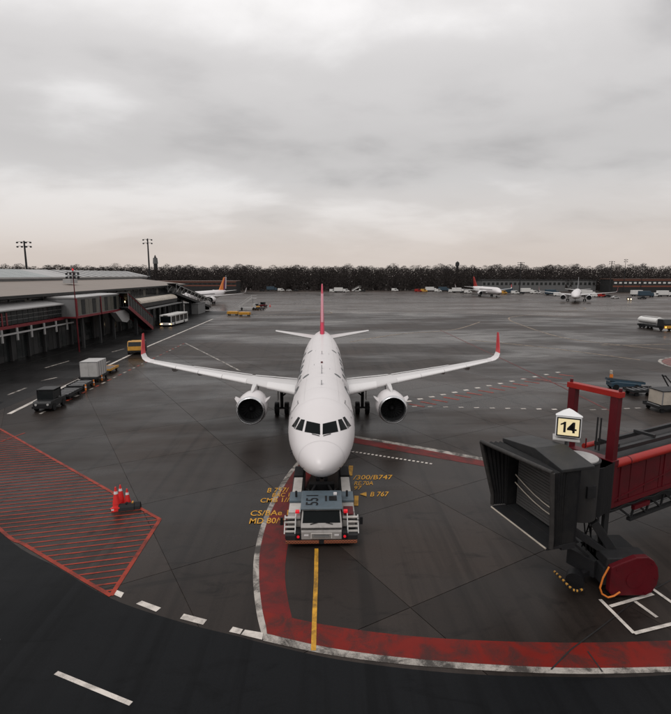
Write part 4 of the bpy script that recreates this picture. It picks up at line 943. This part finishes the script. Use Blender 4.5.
for z in (.05, 1.9): MB().bb(-1.07, 1.07, -1.49, -1.44, z-.04, z+.04).build('edge_rail', 'grey', ct)
for y in (-1.0, -.3, .4, 1.1): MB().bb(1.05, 1.075, y-.03, y+.03, .1, 1.9).build('side_rib', 'grey', ct)
lowbed('yellow_dolly', 'yellow railed dolly at the tail of the dolly train', 'dolly', (-29.1, 43.2, 0), c_rz, 2.0, 3.0, 'yellow', hitch=True)
for k in range(3):
    q = G(86+k*8, 391-k*5); b = thing('safety_bollard', 'small orange and white bollard beside the dolly train', 'bollard', (q.x, q.y, 0), 0, 'bollards along the dolly train')
    MB().cyl((0, 0, 0), (0, 0, .06), .22, .2).build('base', 'black', b, True); MB().cyl((0, 0, .06), (0, 0, .75), .09, .07).build('post', 'orange', b, True); MB().cyl((0, 0, .4), (0, 0, .52), .092, .088).build('band', 'white', b, True)
# yellow vehicle behind the wing tip
yt = thing('yellow_truck', 'yellow service truck with dark rear unit beyond the left wing tip', 'truck', (-31.2, 60.0, 0), R(12))
MB().bb(-1.15, 1.15, -2.4, 2.4, .45, .75).build('chassis', 'v_dark', yt, bevel=.03)
MB().prism([(-2.4, .75), (-.7, .75), (-.7, 2.2), (-1.9, 2.2), (-2.35, 1.45)], 'x', -1.1, 1.1).build('cab', 'yellow', yt, bevel=.06)
MB().add([(-1.0, -2.38, 1.47), (1.0, -2.38, 1.47), (1.0, -1.98, 2.12), (-1.0, -1.98, 2.12)], [(0, 1, 2, 3)]).build('windscreen', 'glass', yt)
MB().bb(-1.1, 1.1, -.6, 2.35, .76, 1.9).build('load_body', 'yellow', yt, bevel=.05); MB().cyl((1.12, .2, 1.2), (1.5, .2, 1.2), .95, n=22).build('hose_reel', 'v_dark', yt, True)
wheels(yt, (-1.0, 1.0), (-1.6, 1.6), .45, .3)
# apron bus
def bus(name, label, loc, rz, body='v_white', lit=True, ln=12.5):
    t = thing(name, label, 'bus', loc, rz)
    MB().bb(-1.5, 1.5, 0, ln, .35, .95).build('lower_body', body, t, bevel=.08)
    MB().bb(-1.45, 1.45, .12, ln-.1, .95, 2.55).build('window_band', 'glass', t, bevel=.05)
    MB().bb(-1.5, 1.5, -.02, ln, 2.55, 2.95).build('roof', body, t, bevel=.1)
    for s in (-1, 1):
        MB().bar((s*1.44, .02, .9), (s*1.44, .10, 2.6), .14, .12).build('front_pillar', body, t)
        for y in (3.2, 6.2, 9.2, ln-.2): MB().bb(s*1.40, s*1.49, y-.12, y+.12, .95, 2.56).build('side_pillar', body, t)
        MB().bb(s*.85, s*1.3, -.04, .02, .55, .75).build('headlight', 'warmlamp' if lit else 'lgrey', t); 
        if lit: MB().bb(s*1.32, s*1.46, -.04, .02, .5, .7).build('indicator', 'amberlamp', t)
    MB().bb(-.6, .6, -.03, .01, 2.62, 2.85).build('destination_sign', 'black', t); MB().bb(-1.35, 1.35, -.06, .02, .36, .5).build('bumper', 'lgrey', t)
    wheels(t, (-1.35, 1.35), (2.4, ln-3), .48, .3); return t
bus('apron_bus', 'white apron bus with lit lamps driving on the service road by the terminal', (-39.8, 104, 0), R(-4))
# two yellow carts, stairs and equipment by the orange-tailed aircraft
for k, (x, lab) in enumerate(((-29.3, 'yellow baggage cart nearer the gangway foot'), (-25.0, 'yellow baggage cart farther from the gangway foot'))):
    t = lowbed('baggage_cart', lab, 'baggage cart', (x, 141-k*3, 0), R(80), 1.9, 3.6, 'yellow', group='yellow baggage carts')
    MB().bb(-.9, .9, -1.7, 1.7, .75, 1.25).build('cart_box', 'yellow', t, bevel=.04)
def stair_truck(name, label, loc, rz, group=None, h=3.4, col='v_white'):
    t = thing(name, label, 'stair truck', loc, rz, group)
    MB().bb(-1.1, 1.1, -3.6, 2.6, .45, .8).build('chassis', col, t, bevel=.03)
    MB().prism([(-3.8, .8), (-2.4, .8), (-2.4, 2.1), (-3.3, 2.1), (-3.75, 1.4)], 'x', -1.0, 1.0).build('cab', col, t, bevel=.05); MB().add([(-.9, -3.79, 1.42), (.9, -3.79, 1.42), (.9, -3.36, 2.05), (-.9, -3.36, 2.05)], [(0, 1, 2, 3)]).build('windscreen', 'glass', t)
    MB().bar((0, 3.2, .6), (0, -2.2, h), 1.5, .25).build('flight', 'grey', t)
    for k in range(11): f = k/10; MB().bb(-.7, .7, 3.2-5.4*f-.2, 3.2-5.4*f+.1, .75+(h-.6)*f, .81+(h-.6)*f).build('tread', 'lgrey', t)
    MB().bb(-.9, .9, -4.0, -2.2, h-.05, h+.1).build('platform', col, t)
    for s in (-1, 1):
        MB().bar((s*.8, 3.2, 1.7), (s*.8, -2.2, h+1.1), .07, .07).build('handrail', 'lgrey', t); MB().bar((s*.8, -2.2, h+1.1), (s*.8, -4.0, h+1.1), .07, .07).build('handrail', 'lgrey', t)
        MB().bar((s*.8, 3.2, .7), (s*.8, -2.2, h+.1), .06, .5).build('side_panel', col, t)
        for f in (0, .5, 1): MB().bar((s*.8, 3.2-5.4*f, .7+(h-.6)*f), (s*.8, 3.2-5.4*f, 1.7+(h-.6)*f), .06, .06).build('stair_post', 'lgrey', t)
        MB().bar((s*.7, -2.6, .8), (s*.7, -2.6, h), .12, .12).build('support', 'grey', t)
    wheels(t, (-1.0, 1.0), (-2.8, 1.6), .42, .28); return t
p = G(240, 311); stair_truck('stair_truck', 'pale boarding stairs standing at the orange-tailed airliner', (p.x+1, p.y+8, 0), R(100), h=4.2, col='lgrey')
p = G(256, 308.5); tug('baggage_tug', 'yellow tug beside the boarding stairs', (p.x, p.y, 0), R(40), 'yellow', 'lgrey')
p = G(263, 307); tug('baggage_tug', 'dark red tug parked past the yellow tug', (p.x, p.y, 0), R(70), 'redpaint', 'v_dark')
p = G(262, 310); lowbed('flat_dolly', 'dark dolly with a beige load near the boarding stairs', 'dolly', (p.x-1, p.y, 0), R(60), 1.9, 3.4, 'dark')
def cone(name, label, loc, n=1, group=None, sc_=1.0):
    t = thing(name, label, 'traffic cone', loc, random.random(), group)
    MB().box((0, 0, .025*sc_), (.40*sc_, .40*sc_, .05*sc_)).build('base', 'redcone', t, bevel=.01)
    for k in range(n):
        z = .05*sc_+k*.11*sc_; c = MB().cyl((0, 0, z), (0, 0, z+.68*sc_), .15*sc_, .03*sc_, n=16).build('cone_body', 'redcone', t, True)
        MB().cyl((0, 0, z+.40*sc_), (0, 0, z+.51*sc_), .083*sc_, .064*sc_, n=16).build('white_band', 'white', c, True)
    return t
M['redcone'] = mat('red_cone_plastic', (.62, .022, .02), .45, 0, .1)
p = G(270, 306.5); cone('traffic_cone', 'single red cone beyond the dark red tug', (p.x, p.y, 0), sc_=1.6)
# cones and weights on the hatching
for (px, py, n_, s_), lab in zip(((117, 509.5, 3, 1.4), (121.5, 504.5, 3, 1.25), (128, 505.5, 2, 1.2)), ('tallest stack of red cones on the red hatching', 'stack of red cones behind the tallest cone stack', 'stack of red cones beside the black wheel weights')):
    p = G(px, py); cone('cone_stack', lab, (p.x, p.y, 0), n_, sc_=s_)
p = G(116, 511); t = thing('warning_block', 'low red and white block in front of the cone stacks', 'warning block', (p.x, p.y, .0), R(8)); MB().bb(-.22, .22, -.1, .1, 0, .22).build('block', 'redcone', t, bevel=.02); MB().bb(-.221, -.08, -.103, .103, .06, .17).build('white_patch', 'white', t)
for (px, py), lab in zip(((127, 509), (133, 508)), ('black rubber wheel chock beside the cone stacks', 'black rubber wheel chock with orange end cap on the hatching border')):
    p = G(px, py); t = thing('wheel_chock', lab, 'wheel chock', (p.x, p.y, 0), R(12))
    MB().prism([(-.3, 0), (.3, 0), (.22, .18), (.06, .34), (-.06, .34), (-.22, .18)], 'x', -.42, .42).build('chock_body', 'black', t, bevel=.03)
    MB().cyl((-.44, 0, .2), (-.40, 0, .2), .10).build('end_cap', 'black' if px < 130 else 'orange', t, True)
    MB().cyl((.0, -.1, .34), (.0, .1, .34), .05).build('handle', 'yellow' if px > 130 else 'black', t, True)
# tanker on the right
p = G(662, 330); t = thing('tanker_truck', 'white tanker truck with dark chassis and lit yellow cab', 'tanker truck', (p.x, p.y+3, 0), R(4))
MB().bb(-1.2, 1.2, -4.6, 4.4, .5, .95).build('chassis', 'v_dark', t, bevel=.04)
MB().loft([[(x, y, 1.95+z) for x, z in [(1.25*math.cos(q), .85*math.sin(q)) for q in [2*math.pi*i/20 for i in range(20)]]] for y in (-2.1, -2.0, 4.2, 4.35)]).build('tank', 'v_white', t, True)
MB().bb(-.5, .5, -1.5, 3.9, 2.78, 2.9).build('tank_walkway', 'lgrey', t)
MB().prism([(-4.9, .6), (-2.5, .6), (-2.5, 2.6), (-4.2, 2.6), (-4.85, 1.6)], 'x', -1.2, 1.2).build('cab', 'v_dark', t, bevel=.06); MB().bb(-1.22, 1.22, -4.98, -4.8, .55, 1.2).build('front_panel', 'yellow', t, bevel=.03)
MB().add([(-1.05, -4.9, 1.62), (1.05, -4.9, 1.62), (1.05, -4.3, 2.5), (-1.05, -4.3, 2.5)], [(0, 1, 2, 3)]).build('windscreen', 'glass', t)
for s in (-1, 1): MB().cyl((s*.9, -5.0, .85), (s*.9, -5.03, .85), .16).build('headlight', 'amberlamp', t, True)
wheels(t, (-1.05, 1.05), (-3.7, 2.2, 3.4), .5, .3)
# blue belt loader
p = G(623, 389); t = thing('belt_loader', 'dark blue belt loader parked on the apron past the gantry', 'belt loader', (p.x, p.y, 0), R(-98))
MB().prism([(-1.6, .35), (1.6, .35), (1.6, .75), (-1.0, .95), (-1.6, .85)], 'x', -.8, .8).build('body', 'v_blue', t, bevel=.05)
MB().bar((0, -1.9, 1.15), (0, 2.2, .75), .8, .22).build('conveyor', 'v_blue', t); MB().bar((0, -1.9, 1.28), (0, 2.2, .88), .66, .03).build('belt', 'black', t)
MB().cyl((-.6, -1.2, .9), (-.6, -1.2, 1.7), .05).build('control_post', 'v_dark', t, True); MB().box((-.6, -1.2, 1.85), (.32, .25, .42)).build('seat_back', 'beige', t, bevel=.05); MB().box((-.6, -1.15, 1.4), (.25, .3, .4)).build('control_box', 'orange', t, bevel=.03)
wheels(t, (-.72, .72), (-1.1, 1.1), .34, .2)
# trailer with beige crate at the right edge
p = G(642, 394.5); lowbed('flat_dolly', 'low dark dolly parked between the belt loader and the beige crate', 'dolly', (p.x, p.y, 0), R(95), 1.8, 3.4, 'dark')
p = G(674, 414); lowbed('crate_trailer', 'dark trailer under the beige crate at the apron equipment', 'trailer', (p.x+.3, p.y+1.4, 0), R(95), 2.2, 3.6, 'dark')
t = thing('crate', 'beige crate loaded on the dark trailer', 'crate', (p.x+.3, p.y+1.4, .74), R(5)); MB().bb(-1.4, 1.4, -.9, .9, 0, 1.3).build('crate_body', 'beige', t, bevel=.03)
for x in (-1.36, 0, 1.36): MB().bb(x-.05, x+.05, -.94, -.9, 0, 1.3).build('crate_rib', 'grey', t)
MB().bb(-1.45, 1.45, -.95, .95, 1.3, 1.38).build('crate_lid', 'dark', t)
p = G(668, 399); t = thing('mast_trailer', 'dark trailer with leaning frame behind the beige crate', 'trailer', (p.x+.5, p.y+1, 0), R(95)); MB().bb(-.9, .9, -1.6, 1.6, .4, .75).build('bed', 'v_dark', t, bevel=.03); MB().bar((-.6, -.8, .75), (-.2, .6, 2.4), .1, .1).bar((.6, -.8, .75), (.2, .6, 2.4), .1, .1).bar((-.3, .5, 2.3), (.3, .5, 2.3), .1, .1).build('lift_frame', 'v_dark', t); wheels(t, (-.8, .8), (-1, 1), .28, .18)

# ------------------------------------------------------------------ far aircraft
M['finorange'] = mat('fin_orange', (.72, .20, .03), .4, 0, .1)
a2 = make_airliner('airliner', 'white airliner with orange, purple and white tail at the trussed gangway', (-58, 186, 0), R(-13), False, 'finorange')
fin2 = [c for c in a2.children if c.name.startswith('fin')][0]
MB().prism([(41.2, 8.8), (43.5, 11.8), (44.0, 11.8), (43.6, 8.8), (42.6, 5.6), (41.0, 5.6)], 'x', -.36, .36).build('fin_stripe', mat('fin_purple', (.13, .03, .09), .4), fin2)
MB().prism([(43.5, 11.5), (44.05, 11.85), (44.5, 11.85), (43.7, 6.2), (42.8, 6.2)], 'x', -.40, .40).build('fin_stripe', 'white', fin2)
make_airliner('airliner', 'white airliner parked nose-on before the long grey shed', (116, 206, 0), R(-28), False, 'grey')
p = G(476, 292.3); make_airliner('airliner', 'small looking white airliner with orange-red fin among the far vehicles', (101, 262, 0), R(4), False, 'redtube')

# ------------------------------------------------------------------ far vehicles
def van(name, label, col, group):
    t = thing(name, label, 'van', (0, 0, 0), 0, group)
    MB().prism([(-2.6, .4), (2.6, .4), (2.6, 2.3), (-1.2, 2.3), (-1.9, 1.35), (-2.6, 1.1)], 'x', -1.0, 1.0).build('body', col, t, bevel=.08)
    for s in (-1, 1): MB().bb(s*1.0, s*1.012, -1.4, .2, 1.3, 2.0).build('side_window', 'glass', t)
    MB().add([(-.85, -1.93, 1.38), (.85, -1.93, 1.38), (.85, -1.27, 2.22), (-.85, -1.27, 2.22)], [(0, 1, 2, 3)]).build('windscreen', 'glass', t)
    wheels(t, (-.9, .9), (-1.7, 1.6), .36, .22); return t
def car(name, label, col, group):
    t = thing(name, label, 'car', (0, 0, 0), 0, group)
    MB().prism([(-2.15, .3), (2.15, .3), (2.2, .85), (1.2, .95), (.75, 1.45), (-.7, 1.45), (-1.3, .92), (-2.15, .75)], 'x', -.88, .88).build('body', col, t, bevel=.08)
    for s in (-1, 1): MB().prism([(-1.1, .97), (1.05, .97), (.68, 1.38), (-.65, 1.38)], 'x', s*.882, s*.89).build('side_window', 'glass', t)
    wheels(t, (-.8, .8), (-1.35, 1.35), .31, .2); return t
def box_truck(name, label, col, group):
    t = thing(name, label, 'truck', (0, 0, 0), 0, group)
    MB().bb(-1.2, 1.2, -2.0, 4.4, 1.0, 3.6).build('cargo_box', col, t, bevel=.04); MB().bb(-1.1, 1.1, -4.0, 4.3, .5, .98).build('chassis', 'v_dark', t)
    MB().prism([(-4.1, .6), (-2.2, .6), (-2.2, 2.6), (-3.7, 2.6), (-4.1, 1.6)], 'x', -1.15, 1.15).build('cab', col, t, bevel=.06); wheels(t, (-1.05, 1.05), (-3.2, 2.8), .48, .3); return t
tmpl = {}
def place(kind, px, py, rz):
    p = G(px, py)
    if kind not in tmpl:
        k = {'vw': lambda: van('van', 'white van in the far row of apron vehicles', 'v_white', 'white vans in the far row'), 'cd': lambda: car('parked_car', 'dark car in the far row of apron vehicles', 'v_dark', 'dark cars in the far row'),
             'cs': lambda: car('parked_car', 'silver car in the far row of apron vehicles', 'lgrey', 'silver cars in the far row'), 'bw': lambda: box_truck('box_truck', 'white box truck in the far row of apron vehicles', 'v_white', 'white box trucks in the far row'),
             'bd': lambda: box_truck('box_truck', 'dark blue box truck in the far row of apron vehicles', 'v_blue', 'dark box trucks in the far row'), 'st': lambda: stair_truck('stair_truck', 'white boarding stairs parked in the far vehicle row', (0, 0, 0), 0, 'boarding stairs in the far row'),
             'vy': lambda: van('van', 'yellow van in the far row of apron vehicles', 'yellow', 'yellow vans in the far row'), 'vo': lambda: van('van', 'orange-red van in the far row of apron vehicles', 'redtube', 'orange-red vans in the far row')}[kind]
        o = tmpl[kind] = k()
    else: o = copy_tree(tmpl[kind])
    where = ('beyond the yellow carts, before the wood' if px < 300 else 'beside the lone parked boarding stairs' if px < 370 else 'standing alone at the far apron edge' if px < 400 else 'in the row leading to the orange-red-finned airliner' if px < 470 else 'before the long grey shed' if px < 565 else 'near the orange-banded building')
    kn = {'vw': 'white van', 'cd': 'dark car', 'cs': 'silver car', 'bw': 'white box truck', 'bd': 'dark blue box truck', 'st': 'white boarding stairs', 'vy': 'yellow van', 'vo': 'orange-red van'}[kind]
    o['label'] = 'far-off '+kn+' '+(where if kind != 'st' else 'parked at the far edge of the apron')
    o['group'] = kn+'s of the far row'
    o.location = (p.x, p.y, 0); o.rotation_euler = (0, 0, R(rz))
row = [('cd', 262, 291.2, 80), ('bd', 272, 290.8, 95), ('vw', 281, 291.2, 100), ('cs', 289, 291, 85), ('cd', 296, 291.2, 92), ('vw', 333, 292.2, 85), ('bw', 340, 292.4, 95), ('vw', 346, 292, 80), ('st', 356, 291.6, 95), ('cd', 363, 291.6, 90), ('vw', 395, 291.2, 70),
       ('vo', 418, 292, 90), ('vy', 424, 292, 80), ('bw', 431, 291.5, 95), ('vw', 438, 292, 90), ('bd', 444, 291.4, 92), ('vw', 452, 292.5, 80), ('bw', 458, 292.6, 100), ('cd', 463, 293, 85), ('vw', 468, 293.2, 95), ('cs', 488, 294, 90), ('vw', 496, 294.2, 85), ('vy', 503, 294, 95), ('bd', 509, 293.5, 95),
       ('vw', 515, 294, 90), ('cd', 521, 294, 85), ('bw', 527, 293.2, 90), ('vw', 534, 293.6, 90), ('cs', 541, 293.8, 95), ('bw', 588, 296, 90), ('vo', 601, 297, 95), ('cd', 607, 297, 90), ('cs', 615, 298.5, 85), ('bw', 638, 296, 92), ('bd', 646, 297, 90), ('vw', 655, 296.5, 85), ('bw', 664, 296.5, 95), ('cd', 642, 299, 90), ('bd', 552, 295, 90), ('vw', 558, 296, 80), ('vw', 596, 297, 100)]
for r_ in row: place(*r_)
p = G(629, 300); hc = car('car', 'dark car with both headlights on crossing the far apron', 'v_dark', None); hc.location = (p.x, p.y, 0); hc.rotation_euler = (0, 0, R(-25))
for s in (-1, 1): MB().cyl((s*.62, -2.16, .62), (s*.62, -2.2, .62), .26).build('headlight', 'warmlamp', hc, True)

# ------------------------------------------------------------------ far buildings
M['f_grey'] = mat('far_grey_cladding', (.10, .10, .10), .6, 0, .15, .2)
M['f_brown'] = mat('far_brown_brick', (.09, .045, .032), .6, 0, .2, .2)
M['f_orange'] = mat('far_orange_band', (.15, .045, .025), .55, 0, .15, .3)
def far_building(name, label, px0, px1, Y, z1, depth, wallm, bands, nwin, wz, winm, roofm='t_dark', split=None):
    x0, x1 = RY(px0, 285, Y).x, RY(px1, 285, Y).x
    t = thing(name, label, 'building', ((x0+x1)/2, Y, 0)); L = (x1-x0)/2
    MB().bb(-L, L, 0, depth, 0, z1).build('wall', wallm, t); MB().bb(-L-.4, L+.4, -.4, depth+.4, z1, z1+.5).build('roof', roofm, t)
    for za, zb in bands: MB().bb(-L-.05, L+.05, -.12, -.02, za, zb).build('facade_band', 'f_orange', t)
    for k in range(nwin):
        c = -L+(k+.5)*2*L/nwin; wd = 2*L/nwin*.55
        MB().bb(c-wd/2, c+wd/2, -.08, -.02, wz[0], wz[1]).build('window', winm, t)
    return t
far_building('shed', 'long low grey shed with window row before the wood', 482, 596, 372, 8.6, 20, 'f_grey', (), 26, (5.0, 7.0), 't_glass')
far_building('shed', 'dark orange-banded building with pale windows right of the grey shed', 613, 720, 352, 9.6, 18, 't_dark', ((3.9, 5.0), (8.6, 9.6)), 22, (6.4, 7.6), 'v_white', 'f_brown')
far_building('hangar', 'low brown brick building with orange bands behind the terminal end', 130, 236, 345, 8.2, 20, 't_dark', ((4.9, 5.7), (7.5, 8.2)), 22, (6.0, 7.2), 't_glass', 'f_brown')
far_building('shed', 'small reddish brick building behind the terminal roof', -30, 25, 330, 13.2, 14, 'f_brown', (), 8, (9, 11), 't_glass', 'f_brown')
# towers above the wood
p = RY(155, 255, 520); t = thing('watch_tower', 'stubby dark tower rising over the wood behind the terminal', 'tower', (p.x, 520, 0))
MB().cyl((0, 0, 0), (0, 0, p.z-9), 2.4, 2.0, n=16).build('shaft', 't_dark', t, True); MB().cyl((0, 0, p.z-9), (0, 0, p.z-3), 2.6, 2.2, n=16).build('cabin', 'f_grey', t, True); MB().cyl((0, 0, p.z-3), (0, 0, p.z), 1.4, .3, n=16).build('cap', 't_dark', t, True)
p = RY(457.5, 262, 520); t = thing('watch_tower', 'small dark tower cap above the distant tree line', 'tower', (p.x, 520, 0))
MB().cyl((0, 0, 0), (0, 0, p.z-3), 1.6, 1.4, n=12).build('shaft', 't_dark', t, True); MB().cyl((0, 0, p.z-4), (0, 0, p.z-.5), 2.3, 2.0, n=12).build('cabin', 't_dark', t, True); MB().cyl((0, 0, p.z-.5), (0, 0, p.z+.8), 1.8, .2, n=12).build('cap', 't_dark', t, True)

# ------------------------------------------------------------------ far wood (one mass of bare winter trees)
def wood():
    rnd = random.Random(3); V, Fc = [], []
    def tri(a, b, c): k = len(V); V.extend((a, b, c)); Fc.append((k, k+1, k+2))
    for rowi, (dist, dens) in enumerate(((430, 3.4), (447, 3.6), (468, 4.2), (490, 5.0), (520, 6.5))):
        ang = -50.0
        while ang < 50:
            ang += math.degrees(dens*rnd.uniform(.6, 1.4)/dist); d = (dist+rnd.uniform(-8, 8))/max(.78, math.cos(R(ang))**.5)
            x = COX+math.sin(R(ang)+YAW)*d; y = -CD+math.cos(R(ang)+YAW)*d
            clump = .5+.5*math.sin(ang*1.7)*math.sin(ang*.61+1)+.25*math.sin(ang*5.1)
            h = 17.2+2.6*clump+rnd.uniform(-1.8, 1.8)+rowi*.6; cw = h*rnd.uniform(.24, .38)
            w_ = .32; tri((x-w_, y, 0), (x+w_, y, 0), (x, y, h*.8))
            for k in range(420 if rowi < 3 else 200):
                f = rnd.random()**.62; z = h*(.12+.88*f); rr = cw*(1-f**3.2)**.5*(.55+.45*min(1, f*2.2))*math.sqrt(rnd.random())+.25
                t = rnd.random()*6.283; px, py = x+math.cos(t)*rr, y+math.sin(t)*rr; L = rnd.uniform(.6, 1.6)*(1.2-.6*f); bw = rnd.uniform(.10, .38)*(1.35-.95*f)*(2.6 if rowi > 2 and f < .86 else 1)
                t2 = rnd.uniform(-.9, .9); ux, uz = math.sin(t2)*L, math.cos(t2)*L
                tri((px-bw, py, z), (px+bw, py+rnd.uniform(-.3, .3), z+rnd.uniform(-.2, .2)), (px+ux, py+rnd.uniform(-.5, .5), z+uz))
            for k in range(8):   # undergrowth
                px = x+rnd.uniform(-3, 3); z = rnd.uniform(0, 3.5); b = rnd.uniform(.8, 1.8); tri((px-b, y-2+rnd.random(), z), (px+b, y-2, z+rnd.uniform(-.5, .5)), (px, y-2, z+rnd.uniform(1, 2.4)))
    me = bpy.data.meshes.new('bare_wood'); me.from_pydata(V, [], Fc); me.materials.append(mat('bare_twigs', (.036, .031, .0295), .95, 0, .2, .08, spec=.02)); me.update()  # twig colour lightened evenly to stand in for distance haze
    o = bpy.data.objects.new('bare_wood', me); C.objects.link(o); o['kind'] = 'stuff'; tag(o, 'dark bare winter wood along the far edge of the airfield', 'woodland')
wood()
